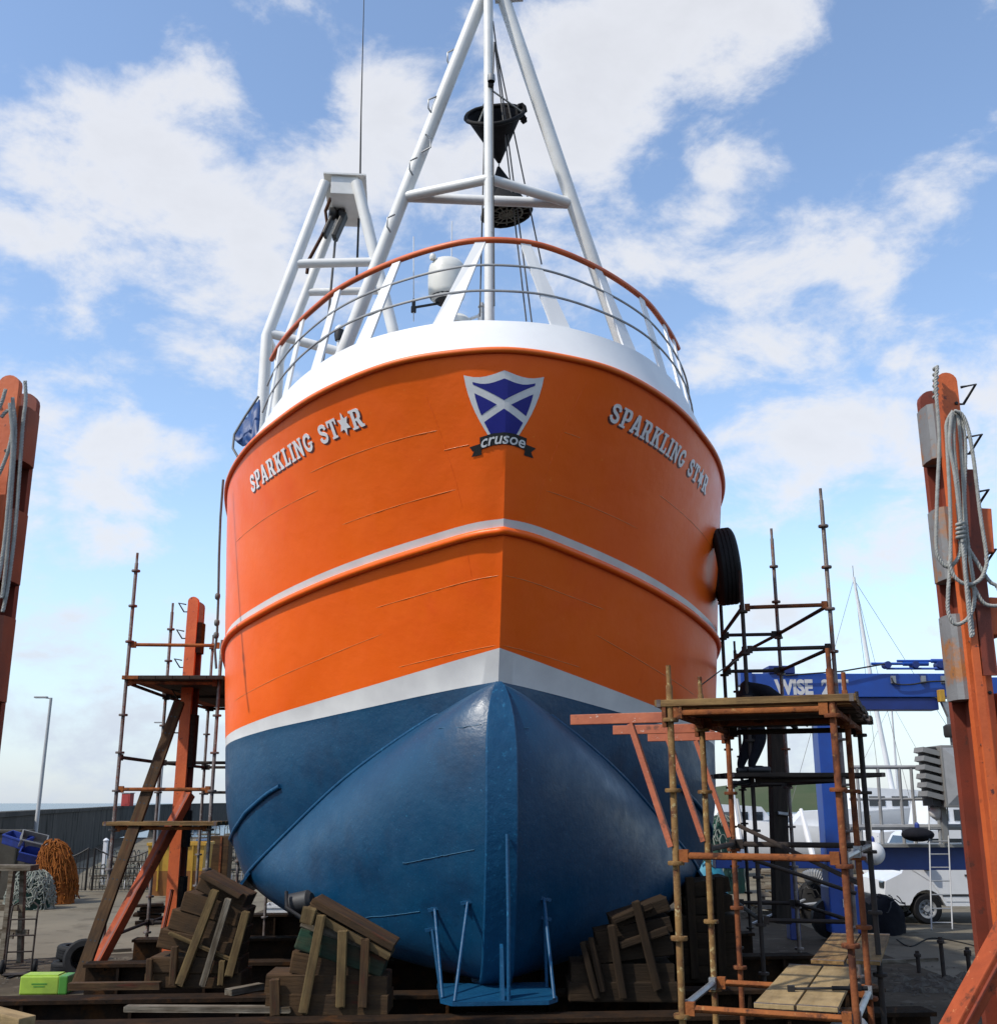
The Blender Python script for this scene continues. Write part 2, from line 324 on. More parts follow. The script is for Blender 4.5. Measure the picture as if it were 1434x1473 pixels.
# water: dark, rippled
mw = bpy.data.materials.new('sea_water'); mw.use_nodes = True; n, l = mw.node_tree.nodes, mw.node_tree.links
b = n['Principled BSDF']; b.inputs['Base Color'].default_value = (.035, .065, .085, 1); b.inputs['Roughness'].default_value = .22; b.inputs['IOR'].default_value = 1.33
t = n.new('ShaderNodeTexCoord'); x = n.new('ShaderNodeTexNoise'); x.inputs['Scale'].default_value = .35; x.inputs['Detail'].default_value = 6; l.new(t.outputs['Object'], x.inputs['Vector'])
bp = n.new('ShaderNodeBump'); bp.inputs['Strength'].default_value = .6; bp.inputs['Distance'].default_value = .5; l.new(x.outputs[0], bp.inputs['Height']); l.new(bp.outputs[0], b.inputs['Normal'])
M['water'] = mw

# ------------------------------------------------------------------ ground, sea, far shore
def sheet(name, pts, z, mt, kind='structure'):
    m = MB(); m.add([(x, y, z) for x, y in pts], [tuple(range(len(pts)))]); return tag(m.build(name, M[mt]), kind=kind)
sheet('sea', [(-30000, -300), (30000, -300), (30000, 40000), (-30000, 40000)], -1.2, 'water')
m = MB(); yard = [(-60, -40), (60, -40), (60, 62), (14, 62), (-20, 96), (-31, 92), (-18, 38), (-60, 20)]
m.prism(yard, (0, 0, 0), (1, 0, 0), (0, 1, 0), 2.4); tag(m.build('ground', M['dirt']), kind='structure')
sheet('concrete_apron', [(-40, 20.2), (-9, 20.6), (-6.2, 22), (-6.0, 61), (-16, 91), (-28, 88), (-16, 38), (-40, 28)], .004, 'concrete')
sheet('slipway_floor', [(-9, -34), (9, -34), (9, 5), (4.6, 9), (4.3, 36), (-6.2, 36), (-4.4, 9), (-9, 5)], .006, 'slip')  # wide near end, out of view, added dark to cut bounce light on the hull
sheet('quay_apron', [(7.2, 18.5), (40, 18), (40, 61), (6, 61)], .004, 'concrete')
# gravel strip: loose stones over the dirt
def stones(name, pts, lo, hi, label=None):
    m = MB()
    for (x, y, z) in pts:
        r = random.uniform(lo, hi); a = random.uniform(0, 6.3); q = [Vector((math.cos(a + k * 1.57) * r * random.uniform(.7, 1.2), math.sin(a + k * 1.57) * r * random.uniform(.7, 1.2), 0)) for k in range(4)]
        c = Vector((x, y, z)); m.add([c + v for v in q] + [c + Vector((random.uniform(-.3, .3) * r, random.uniform(-.3, .3) * r, r * random.uniform(.25, .6)))], [(0, 1, 4), (1, 2, 4), (2, 3, 4), (3, 0, 4)])
    return tag(m.build(name, M['stones']), label, kind='stuff')
stones('gravel', [(random.uniform(-11, -4.5), random.uniform(13.5, 21), .003) for _ in range(900)] + [(random.uniform(4.6, 14), random.uniform(11, 20), .003) for _ in range(1200)], .012, .05, 'loose stones scattered over the dark yard dirt')
m = MB(); rows = []
for j in range(5):
    rows.append([Vector((60 + i * 30, 520 + j * 90 - i * 2, -1.2 + (13 + 5 * math.sin(i * .7) + 3 * math.sin(i * 1.9)) * math.sin(math.pi * j / 4) ** .7 * min(1, i / 4 + .25))) for i in range(34)])
m.grid(rows); tag(m.build('hill', M['hill'], None, 60), kind='structure')

# sea wall running out along the pier, built of long concrete bays
sw = empty('sea_wall', (-15.7, 34, 0), 0, 'long dark concrete sea wall running out along the pier', 'sea wall')
WP = [(-24, 24, 2.4), (-15.7, 34, 2.4), (-19.5, 48, 2.42), (-24.0, 66, 2.43), (-30.5, 91, 2.48), (-39, 130, 2.58), (-47, 175, 2.66), (-56, 225, 2.74), (-75, 330, 2.8)]
for i in range(len(WP) - 1):
    a, c = Vector(WP[i]), Vector(WP[i + 1]); o0 = Vector((-15.7, 34, 0)); d = (c - a); d.z = 0; d.normalize(); nrm_ = Vector((d.y, -d.x, 0)); m = MB(); zb = 0 if i < 5 else -1.2
    A, B = Vector((a.x, a.y, 0)) + d * .015, Vector((c.x, c.y, 0)) - d * .015; t_ = .55
    vs = []
    for p, zt in ((A, a.z), (B, c.z)):
        for k, z in ((0, zb), (-1.2, zb), (-t_, zt - .18), (-t_ - .06, zt - .17), (-t_ - .06, zt), (.06, zt), (.06, zt - .17), (0, zt - .18)): vs.append(p + nrm_ * k + Vector((0, 0, z)) - o0)
    fs = [(k, (k + 1) % 8, 8 + (k + 1) % 8, 8 + k) for k in range(8)] + [tuple(range(7, -1, -1)), tuple(range(8, 16))]
    m.add(vs, fs); m.build('wall_bay', M['seawall'], sw)
lw = empty('low_wall', (-14.6, 33.0, 0), 0, 'low rubble wall end standing in front of the dark sea wall', 'wall')
m = MB(); m.box((-1.8, .25, .93), (4.6, .55, 1.86), (0, 0, R(8)), bev=.05); m.build('wall_body', M['lowwall'], lw)
m = MB(); m.box((-1.8, .25, 1.90), (4.75, .66, .09), (0, 0, R(8)), bev=.02); m.build('coping', M['lowwall'], lw)
m = MB(); m.box((.55, .6, .97), (.45, .5, 1.94), bev=.04); m.build('end_pier', M['lowwall'], lw)

# ================================================================== the fishing boat
# HULLMATH-BEGIN  (boat frame: v to one side, t aft from the bow, z up)
RAIL = [(0, -.05, 7.02), (.55, .05, 7.01), (1.12, .28, 6.98), (1.87, 1.0, 6.93), (2.44, 1.84, 6.87), (2.9, 2.73, 6.81), (3.3, 4.0, 6.73), (3.5, 6.0, 6.6), (3.5, 11, 6.45), (3.1, 17.5, 6.6)]
MID = [(0, .44, 5.43), (.30, .58, 5.41), (.75, .93, 5.35), (1.35, 1.5, 5.27), (1.95, 2.15, 5.17), (2.6, 3.0, 5.03), (3.18, 4.1, 4.87), (3.45, 6.0, 4.66), (3.5, 11, 4.45), (3.1, 17.3, 4.55)]
WLB = [(0, 1.05, 3.89), (.35, 1.33, 3.85), (.8, 1.70, 3.79), (1.35, 2.2, 3.71), (1.95, 2.82, 3.63), (2.6, 3.5, 3.54), (3.14, 4.35, 3.43), (3.33, 6.2, 3.3), (3.38, 11, 3.2), (3.0, 17, 3.3)]
CHI = [(0, 1.04, 3.885), (.27, 1.27, 3.76), (.62, 1.58, 3.58), (1.12, 2.07, 3.28), (1.62, 2.62, 2.93), (2.2, 3.27, 2.42), (2.73, 3.95, 1.92), (2.92, 5.6, 1.72), (2.9, 11, 1.8), (2.5, 16.8, 2.2)]
KEE = [(.02, 1.02, 3.87), (.10, .86, 3.62), (.14, .74, 3.25), (.145, .70, 2.8), (.145, .74, 2.3), (.145, .90, 1.72), (.145, 1.25, 1.12), (.145, 2.6, 1.0), (.145, 10, 1.0), (.145, 16.5, 1.3)]
KN = len(RAIL) - 1
def spl(L, u):
    "smooth curve through the stations, u in 0..9; mirrored across the centreline at the bow"
    i = min(int(u), KN - 1); f = u - i
    def P(k):
        if k < 0: a = L[-k]; return (-a[0], a[1], a[2])
        if k > KN: return tuple(2 * L[KN][j] - L[2 * KN - k][j] for j in range(3))
        return L[k]
    p = [P(i + k) for k in (-1, 0, 1, 2)]
    def d(a, b): return max(sum((a[j] - b[j]) ** 2 for j in range(3)) ** .25, 1e-3)
    t0 = 0; t1 = d(p[0], p[1]); t2 = t1 + d(p[1], p[2]); t3 = t2 + d(p[2], p[3]); t = t1 + f * (t2 - t1); o = []
    for j in range(3):
        a1 = (t1 - t) / (t1 - t0) * p[0][j] + (t - t0) / (t1 - t0) * p[1][j]
        a2 = (t2 - t) / (t2 - t1) * p[1][j] + (t - t1) / (t2 - t1) * p[2][j]
        a3 = (t3 - t) / (t3 - t2) * p[2][j] + (t - t2) / (t3 - t2) * p[3][j]
        b1 = (t2 - t) / (t2 - t0) * a1 + (t - t0) / (t2 - t0) * a2
        b2 = (t3 - t) / (t3 - t1) * a2 + (t - t1) / (t3 - t1) * a3
        o.append((t2 - t) / (t2 - t1) * b1 + (t - t1) / (t2 - t1) * b2)
    return o
def spl_sharp(L, u):
    "the same, but the mirrored neighbour is dropped so the bow is a sharp stem"
    if u >= 1: return spl(L, u)
    L0, L1, L2 = L[0], L[1], L[2]; a = [2 * L0[j] - L1[j] for j in range(3)]
    p = [a, L0, L1, L2]; f = u
    return [.5 * ((2 * p[1][j]) + (-p[0][j] + p[2][j]) * f + (2 * p[0][j] - 5 * p[1][j] + 4 * p[2][j] - p[3][j]) * f * f + (-p[0][j] + 3 * p[1][j] - 3 * p[2][j] + p[3][j]) * f ** 3) for j in range(3)]
def topside(u, q):
    "hull side between the rail (q=0), the strake (q=.5) and the lower edge of the white boot stripe (q=1)"
    a, b, c = spl(RAIL, u), spl_sharp(MID, u), spl_sharp(WLB, u)
    return [2 * (q - .5) * (q - 1) * a[j] - 4 * q * (q - 1) * b[j] + 2 * q * (q - .5) * c[j] for j in range(3)]
def q_boot(u):
    "upper edge of the white boot stripe"
    return 1 - (.06 * max(0, 1 - u / 6.0) + .045)
def lower(u, w):
    "between the boot stripe (w=0) and the chine (w=1)"
    a, c = spl_sharp(WLB, u), spl_sharp(CHI, u)
    k = min(1, max(0, (u - 3.2) / 2.8)); e = k * .07 * math.sin(math.pi * w) * (1 + .8 * w)
    s = min(1, u / 1.0)
    return [a[0] * (1 - w) + c[0] * w + e * 1.0, a[1] * (1 - w) + c[1] * w - e * .25, a[2] * (1 - w) + c[2] * w - e * .2]
def bottom(u, w):
    "between the chine (w=0) and the keel (w=1): the full bulb of the forefoot"
    c, k = spl_sharp(CHI, u), spl_sharp(KEE, u)
    ch = [k[j] - c[j] for j in range(3)]; L = sum(x * x for x in ch) ** .5 + 1e-6; ch = [x / L for x in ch]
    f = min(1, u / 6.0); ref = [.50 + .1 * f, -.72 * (1 - .45 * f), .42 * (1 - f) - .62 * f]
    dd = sum(ref[j] * ch[j] for j in range(3)); o = [ref[j] - dd * ch[j] for j in range(3)]; n = sum(x * x for x in o) ** .5
    g = .41 * L * (1 - .75 * f ** 1.3)
    m = [c[j] + (k[j] - c[j]) * .42 + o[j] / n * g for j in range(3)]
    return [(1 - w) ** 2 * c[j] + 2 * w * (1 - w) * m[j] + w * w * k[j] for j in range(3)]
# HULLMATH-END

boat = empty('fishing_boat', (.09, 10.0, 0), R(5), 'orange and blue steel fishing boat with white bow rail propped ashore on the slip', 'fishing boat')
BM = Matrix.Translation((.09, 10.0, 0)) @ Matrix.Rotation(R(5), 4, 'Z'); BI = BM.inverted()
def bl(px, py, Y): return BI @ at(px, py, Y)
def T(su, q, off=0.0, fn=None):
    "point on the hull side, su signed by side, lifted off the surface by off"
    fn = fn or topside; s = -1 if su < 0 else 1; u = abs(su)
    p = Vector(fn(u, q))
    if off:
        e = .02
        du = Vector(fn(u + e, q)) - Vector(fn(max(u - e, 0), q)); dq = Vector(fn(u, min(q + e, 1))) - Vector(fn(u, max(q - e, 0)))
        n = dq.cross(du).normalized()
        if n.x < 0 and abs(n.x) > .05: n = -n
        elif n.y > 0 and abs(n.x) <= .05: n = -n
        p = p + n * off
    return Vector((p.x * s, p.y, p.z))

# hull shell: one continuous surface, paint bands as materials
us = [i * .1 for i in range(0, 71)] + [7.25, 7.5, 7.75, 8, 8.25, 8.5, 8.75, 9.0]
hm = MB()
ROWS = [0, .04, .08, .13, .18, .24, .30, .36, .42, .47, .5, .526, .56, .62, .68, .74, .80, .85, 'b', 1.0]
def rowq(r, u): return q_boot(u) if r == 'b' else r
for s in (-1, 1):
    rows = [[Vector((s * p[0], p[1], p[2])) for p in (topside(u, rowq(r, u)) for u in us)] for r in ROWS]
    hm.grid(rows, flip=(s > 0), mfun=lambda i, k: 1 if i in (10, 18) else 0)
    rows = [[Vector((s * p[0], p[1], p[2])) for p in (lower(u, w) for u in us)] for w in (0, .1, .2, .3, .4, .5, .6, .7, .8, .9, 1.0)]
    hm.grid(rows, 2, flip=(s > 0))
    rows = [[Vector((s * p[0], p[1], p[2])) for p in (bottom(u, w / 16) for u in us)] for w in range(17)]
    hm.grid(rows, 2, flip=(s > 0))
# transom and keel sole
for lst in ([topside(9, q / 10) for q in range(11)] + [lower(9, w / 6) for w in range(1, 7)] + [bottom(9, w / 6) for w in range(1, 7)],):
    Lp = [Vector((-p[0], p[1], p[2])) for p in lst]; Rp = [Vector(p) for p in lst]
    hm.grid([Lp, Rp], 0)
hull = hm.build('hull', [M['orange'], M['stripe'], M['blue']], boat)
bm = bmesh.new(); bm.from_mesh(hull.data); bmesh.ops.remove_doubles(bm, verts=bm.verts[:], dist=.004)
bmesh.ops.recalc_face_normals(bm, faces=bm.faces[:])
for f in bm.faces: f.smooth = True
for e in bm.edges:
    if len(e.link_faces) == 2 and e.calc_face_angle(0) > R(24): e.smooth = False
bm.to_mesh(hull.data); bm.free()
# stem bar down the forefoot, and the keel under it
prof = [Vector(spl_sharp(KEE, i * .15)) for i in range(0, 54)]
m = MB(); rows = []
for i, p in enumerate(prof):
    a = prof[max(i - 1, 0)]; c = prof[min(i + 1, len(prof) - 1)]; tn = (c - a); tn.x = 0; tn.normalize(); fw = Vector((0, -1, 0)); nn = (fw - tn * fw.dot(tn)).normalized()
    if i > 42: nn = Vector((0, -.2, -1)).normalized()
    w = min(p.x + .012, .155); h = .05 * min(1, i / 3 + .25)
    rows.append([Vector((-w, p.y, p.z)) - nn * .05, Vector((-w, p.y, p.z)) + nn * h, Vector((-w * .92, p.y, p.z)) + nn * (h + .012), Vector((w * .92, p.y, p.z)) + nn * (h + .012), Vector((w, p.y, p.z)) + nn * h, Vector((w, p.y, p.z)) - nn * .05])
m.grid(rows); m.build('stem_bar', M['blue_bar'], boat, 30)
m = MB(); m.box((0, 9.5, .93), (.30, 15.5, .16), bev=.01); m.build('keel', M['blue_bar'], boat)
# rub rails: half-round at the sheer and the strake below the white line
for q, r, nm, mt in ((0.0, .032, 'sheer_rail', 'orange_trim'), (.536, .042, 'rubbing_strake', 'orange')):
    m = MB(); pts = [T(-u, q, .012) for u in reversed(us)] + [T(u, q, .012) for u in us[1:]]
    m.tube(pts, r, 10); m.build(nm, M[mt], boat, 60)
# chine bars and bilge bars
for s in (-1, 1):
    m = MB(); m.tube([Vector((s * p[0], p[1], p[2] + .0)) for p in (lower(1.9 + i * .1, 1) for i in range(48))], [.008] + [.024] * 47, 8); m.build('chine_bar', M['blue_bar'], boat, 60)
    pts = [T(s * u, w, .015, lower) for u, w in ((4.88, .605), (5.1, .60), (5.3, .61), (5.6, .63), (5.95, .68), (6.3, .7), (6.8, .72), (7.2, .74))]
    m = MB(); m.tube(pts, .028, 8); m.build('bilge_bar', M['blue_bar'], boat, 60)
    # bilge keel plate standing off the turn of the bilge
    m = MB(); rows = []
    for i in range(10):
        p = Vector(lower(6.0 + i * .28, 1)); rows.append([Vector((s * (p.x - .02), p.y, p.z + .02)), Vector((s * (p.x + .17), p.y, p.z - .26))])
    m.grid(rows); o = m.build('bilge_keel', M['blue_bar'], boat); md = o.modifiers.new('s', 'SOLIDIFY'); md.thickness = .03; md.offset = 0
# weld seams
SEAMS = [(-3.72, .19, -1.53, .21), (-5.67, .23, -3.63, .25), (-3.39, .38, -1.32, .39), (-2.97, .67, -.12, .67), (-5.82, .82, -2.82, .76), (-1.47, .27, -.95, .27), (.12, .67, 2.88, .67), (1.23, .39, 3.27, .38),
         (3.51, .25, 5.4, .25), (2.7, .76, 5.13, .83), (-1.62, .10, -1.2, .46), (1.59, .04, .99, .49), (-2.49, .885, -.12, .885), (.12, .885, 2.37, .885), (1.4, .21, 1.75, .21), (-1.2, .54, -1.02, .66)]
for (u0, q0, u1, q1) in SEAMS:
    n = 26; vert = abs(q1 - q0) > .2 or abs(u1 - u0) < .25; m = MB()
    pts = [T(u0 + (u1 - u0) * i / n, q0 + (q1 - q0) * i / n, -.0008 + random.uniform(-.0006, .0006)) for i in range(n + 1)]
    m.tube(pts, [(.003 if vert else .0042) * random.uniform(.7, 1.2) * (1 if 0 < i < n else .3) for i in range(n + 1)], 6); m.build('weld_seam', M['orange'] if vert else M['weld_o'], boat, 80)
for pts in ([(-2.12, .48), (-1.85, .75), (-1.52, .97)], [(-4.52, .70), (-4.38, .78), (-4.24, .86), (-4.04, .98)], [(-5.52, .62), (-5.34, .72), (-5.16, .82)], [(1.72, .88), (2.12, .54)]):
    m = MB(); P = [T(a, b, .002, bottom) for a, b in pts]; Q = []
    for i in range(len(P) - 1):
        for k in range(6): Q.append(P[i].lerp(P[i + 1], k / 6) + Vector((0, -.004, random.uniform(-.004, .004))))
    m.tube(Q, .0045, 6); m.build('weld_seam', M['weld_b'], boat, 80)

# white bulwark above the sheer rail, leaning in; cap rail
BUL = [(0, .22, 7.46), (.45, .26, 7.46), (.9, .40, 7.44), (1.5, .80, 7.42), (2.04, 1.45, 7.37), (2.48, 2.3, 7.31), (2.9, 3.6, 7.2), (3.2, 5.4, 7.0), (3.45, 8, 6.75), (3.5, 11, 6.5)]
HAND = [(0, .45, 8.5), (.35, .50, 8.5), (.70, .66, 8.49), (1.12, .96, 8.48), (1.5, 1.3, 8.46), (1.82, 1.66, 8.44), (2.1, 2.1, 8.42), (2.35, 2.55, 8.4), (2.62, 3.15, 8.38), (2.78, 3.6, 8.36)]
rows = [[], [], [], []]
for s in (-1, 1):
    for u in (reversed(us) if s < 0 else us[1:]):
        if u > 8: continue
        a = Vector(topside(u, 0)); b_ = Vector(spl(BUL, u)); tn = Vector(spl(BUL, u + .02)) - Vector(spl(BUL, max(u - .02, 0))); inn = Vector((-tn.y, tn.x, 0)).normalized() if tn.length else Vector((0, 1, 0))
        if u < .02: inn = Vector((0, 1, 0))
        for r, p in zip(rows, (a, b_, b_ + inn * .05, b_ + inn * .05 - Vector((0, 0, .35)))): r.append(Vector((p.x * s, p.y, p.z)))
m = MB(); m.grid(rows); m.build('bulwark', M['white'], boat, 40)
# deck, hidden behind the bulwark
m = MB(); L = [topside(u, .12) for u in us]
m.grid([[Vector((-max(p[0] - .10, 0), p[1] + .14, p[2])) for p in L], [Vector((max(p[0] - .10, 0), p[1] + .14, p[2])) for p in L]]); m.build('deck', M['pole_grey'], boat)
# bow handrail with plate stanchions and two wires
rail = MB(); hp = [Vector((-p[0], p[1], p[2])) for p in (spl(HAND, i * .15) for i in range(60, 0, -1))] + [Vector(spl(HAND, i * .15)) for i in range(0, 51)]
rail.tube(hp, .034, 10); hr = rail.build('handrail', M['orange_rail'], boat, 60)
for k in (.36, .68):
    m = MB(); pts = []
    for s in (-1, 1):
        for i in (range(40, 0, -1) if s < 0 else range(0, 41)):
            f = i / 40; h = Vector(spl(HAND, 9 * f)); b_ = Vector(spl(BUL, 6.0 * f ** .9)); p = b_.lerp(h, k); pts.append(Vector((s * p.x, p.y, p.z)))
    m.tube(pts, .013, 6); m.build('guard_wire', M['grey_lt'], boat, 60)
STAN = [(-.23, -.68), (-1.12, -1.5), (-1.8, -2.02), (-2.27, -2.42), (-2.62, -2.72), (.23, .62), (1.1, 1.43), (1.72, 1.9), (2.15, 2.25), (2.36, 2.46)]
def by_v(L, v):
    s = -1 if v < 0 else 1; lo, hi = 0, 9
    for _ in range(40):
        c = (lo + hi) / 2
        if spl(L, c)[0] < abs(v): lo = c
        else: hi = c
    p = Vector(spl(L, lo)); q = Vector(spl(L, lo + .05)); tn = (q - p).normalized(); return Vector((p.x * s, p.y, p.z)), Vector((tn.x * s, tn.y, tn.z))
for a, c in STAN:
    tp, t1 = by_v(HAND, a); ft, t2 = by_v(BUL, c); m = MB(); wt, wf = .055, .115
    A, B, D, E_ = ft - t2 * wf, ft + t2 * wf, tp + t1 * wt, tp - t1 * wt
    nn = (B - A).cross(D - A).normalized() * .011; dn = Vector((0, 0, -.12))
    m.add([A + dn + nn, B + dn + nn, D + nn, E_ + nn, A + dn - nn, B + dn - nn, D - nn, E_ - nn], [(0, 1, 2, 3), (7, 6, 5, 4), (0, 4, 5, 1), (1, 5, 6, 2), (2, 6, 7, 3), (3, 7, 4, 0)])
    m.build('stanchion', M['white'], boat)

# ---- lettering on both bows
def stroke(pts, w):
    P = [Vector((a, b)) for a, b in pts]; L, Rr = [], []
    for i, p in enumerate(P):
        d = (P[min(i + 1, len(P) - 1)] - P[max(i - 1, 0)]).normalized(); nn = Vector((-d.y, d.x)) * (w[i] if isinstance(w, list) else w) / 2
        L.append(tuple(p + nn)); Rr.append(tuple(p - nn))
    return L + Rr[::-1]
arcP = [(.50, 1), (.64, .985), (.75, .90), (.79, .75), (.79, .65), (.75, .50), (.64, .41), (.50, .395)]
holeP = [(.33, .87), (.46, .87), (.55, .81), (.565, .70), (.55, .58), (.46, .52), (.33, .52)]
GL = {
 'I': (.44, [[(0, 0), (.44, 0), (.44, .12), (.33, .12), (.33, .88), (.44, .88), (.44, 1), (0, 1), (0, .88), (.11, .88), (.11, .12), (0, .12)]], []),
 'L': (.70, [[(0, 0), (.68, 0), (.68, .34), (.58, .34), (.53, .13), (.33, .13), (.33, .88), (.46, .88), (.46, 1), (0, 1), (0, .88), (.11, .88), (.11, .12), (0, .12)]], []),
 'T': (.80, [[(.18, 0), (.62, 0), (.62, .12), (.51, .12), (.51, .87), (.64, .87), (.68, .66), (.78, .66), (.78, 1), (.02, 1), (.02, .66), (.12, .66), (.16, .87), (.29, .87), (.29, .12), (.18, .12)]], []),
 'N': (.88, [[(0, 0), (.36, 0), (.36, .12), (.27, .12), (.27, .66), (.66, 0), (.80, 0), (.80, .88), (.88, .88), (.88, 1), (.54, 1), (.54, .88), (.63, .88), (.63, .42), (.28, 1), (0, 1), (0, .88), (.09, .88), (.09, .12), (0, .12)]], []),
 'A': (.90, [[(0, 0), (.34, 0), (.34, .12), (.28, .12), (.31, .24), (.57, .24), (.60, .12), (.53, .12), (.53, 0), (.9, 0), (.9, .12), (.83, .12), (.56, 1), (.33, 1), (.08, .12), (0, .12)]], [[(.35, .37), (.44, .72), (.53, .37)]]),
 'P': (.80, [[(0, 0), (.46, 0), (.46, .12), (.33, .12), (.33, .395)] + arcP[::-1] + [(0, 1), (0, .88), (.11, .88), (.11, .12), (0, .12)]], [holeP]),
 'R': (.92, [[(0, 0), (.44, 0), (.44, .12), (.33, .12), (.33, .40), (.42, .40), (.58, .05), (.66, 0), (.92, 0), (.92, .12), (.82, .13), (.66, .43)] + arcP[:6][::-1] + [(0, 1), (0, .88), (.11, .88), (.11, .12), (0, .12)]], [holeP]),
 'K': (.94, [[(0, 0), (.44, 0), (.44, .12), (.33, .12), (.33, .38), (.42, .48), (.60, .12), (.54, .12), (.54, 0), (.94, 0), (.94, .12), (.86, .12), (.57, .63), (.78, .88), (.86, .88), (.86, 1), (.5, 1), (.5, .88), (.57, .88), (.33, .58), (.33, .88), (.44, .88), (.44, 1), (0, 1), (0, .88), (.11, .88), (.11, .12), (0, .12)]], []),
 'S': (.76, [stroke([(.66, .66), (.62, .80), (.53, .88), (.40, .905), (.26, .88), (.17, .80), (.155, .70), (.20, .61), (.30, .55), (.42, .50), (.54, .44), (.63, .36), (.645, .26), (.60, .16), (.50, .10), (.37, .09), (.23, .12), (.14, .20), (.09, .34)], .19)], []),
 'G': (.86, [stroke([(.70, .66), (.66, .80), (.55, .89), (.42, .90), (.27, .84), (.16, .69), (.12, .5), (.16, .31), (.27, .16), (.42, .10), (.58, .13), (.68, .22), (.70, .42)], .2), [(.46, .36), (.86, .36), (.86, .485), (.46, .485)]], []),
 '*': (.86, [[(.43 + (.60 if i % 2 == 0 else .30) * math.sin(math.pi * i / 6) * .78, .50 + (.60 if i % 2 == 0 else .30) * math.cos(math.pi * i / 6)) for i in range(12)]], []),
}
class Wrap:
    "flat (x metres along, y metres up) to a point on the hull side; x runs to the right seen from outside"
    def __init__(s, q):
        s.q = q; s.tab = []; acc = 0; last = None
        for i in range(-680, 681, 4):
            p = T(i / 100, q)
            if last is not None: acc += (p - last).length
            s.tab.append((acc, i / 100)); last = p
        z0 = [a for a, u in s.tab if abs(u) < 1e-6][0]; s.tab = [(a - z0, u) for a, u in s.tab]
    def u(s, x):
        for i in range(len(s.tab) - 1):
            if s.tab[i + 1][0] >= x or i == len(s.tab) - 2:
                (a, u0), (b_, u1) = s.tab[i], s.tab[i + 1]; return u0 + (u1 - u0) * (x - a) / (b_ - a)
    def x(s, u):
        return min(s.tab, key=lambda r: abs(r[1] - u))[0]
    def P(s, x, y, off):
        u = s.u(x); k = (T(u, s.q + .05) - T(u, s.q)).length / .05
        return T(u, s.q - y / k, off)
def clip(poly, a, b_, c):
    o = []
    for i in range(len(poly)):
        p, q = poly[i], poly[(i + 1) % len(poly)]; fp, fq = a * p[0] + b_ * p[1] - c, a * q[0] + b_ * q[1] - c
        if fp >= 0: o.append(p)
        if fp * fq < 0: t_ = fp / (fp - fq); o.append((p[0] + (q[0] - p[0]) * t_, p[1] + (q[1] - p[1]) * t_))
    return o
def dens_poly(poly, mx):
    o = []
    for i in range(len(poly)):
        a, b_ = Vector(poly[i]), Vector(poly[(i + 1) % len(poly)]); n = max(1, int((b_ - a).length / mx + .999))
        o += [tuple(a.lerp(b_, k / n)) for k in range(n)]
    return o
def cells(poly, st):
    x0, x1 = min(p[0] for p in poly), max(p[0] for p in poly); y0, y1 = min(p[1] for p in poly), max(p[1] for p in poly); o = []
    for i in range(int((x1 - x0) / st) + 1):
        a = clip(clip(poly, 1, 0, x0 + i * st), -1, 0, -(x0 + (i + 1) * st))
        if len(a) < 3: continue
        for j in range(int((y1 - y0) / st) + 1):
            b_ = clip(clip(a, 0, 1, y0 + j * st), 0, -1, -(y0 + (j + 1) * st)); b_ = [p for k, p in enumerate(b_) if abs(p[0] - b_[k - 1][0]) + abs(p[1] - b_[k - 1][1]) > 1e-5]
            if len(b_) > 2: o.append(b_)
    return o
def wrap_flat(name, poly, wrapper, x0, off, mt, parent, st=.045):
    m = MB()
    for c in cells(poly, st): m.add([wrapper.P(x0 + p[0], p[1], off) for p in c], [tuple(range(len(c)))])
    bm = bmesh.new(); o = m.build(name, mt, parent); bm.from_mesh(o.data); bmesh.ops.remove_doubles(bm, verts=bm.verts[:], dist=.0008); bmesh.ops.recalc_face_normals(bm, faces=bm.faces[:]); bm.to_mesh(o.data); bm.free()
    return o
def wrap_shape(name, outers, holes, wrapper, x0, y0, sx, sy, off, dep, mt, parent, slope=0.0, mx=.30):
    m = MB()
    for oi, outer in enumerate(outers):
        tmp = MB(); tmp.prism(dens_poly(outer, mx), (0, 0, 0), (1, 0, 0), (0, 1, 0), 1, [dens_poly(h, mx) for h in holes] if oi == 0 else [])
        m.add([wrapper.P(x0 + v[0] * sx, y0 + v[1] * sy + slope * v[0] * sx, off + (dep if v[2] > -.5 else -.012) + .0012 * oi) for v in tmp.v], tmp.f)
    return m.build(name, mt, parent)
WQ = Wrap(.135)
for u0, u1 in ((-5.03, -2.60), (2.17, 4.70)):
    txt = 'SPARKLING ST*R'; xa, xb = WQ.x(u0), WQ.x(u1); tot = sum((GL[c][0] + .13) if c != ' ' else .62 for c in txt) - .13; k = (xb - xa) / tot; x = xa
    nm = empty('name_lettering', (0, 0, 0)); nm.parent = boat
    for c in txt:
        if c == ' ': x += .62 * k; continue
        w, outs, hol = GL[c]
        wrap_shape('star_letter' if c == '*' else 'letter', outs, hol, WQ, x, 0, k, .205, .003, .0035, M['letter'], nm)
        sh = .02 if u0 < 0 else -.02
        wrap_shape('letter_shade', outs, hol, WQ, x + sh, -.022, k, .205, .0, .003, M['letter_shade'], nm)
        x += (w + .13) * k
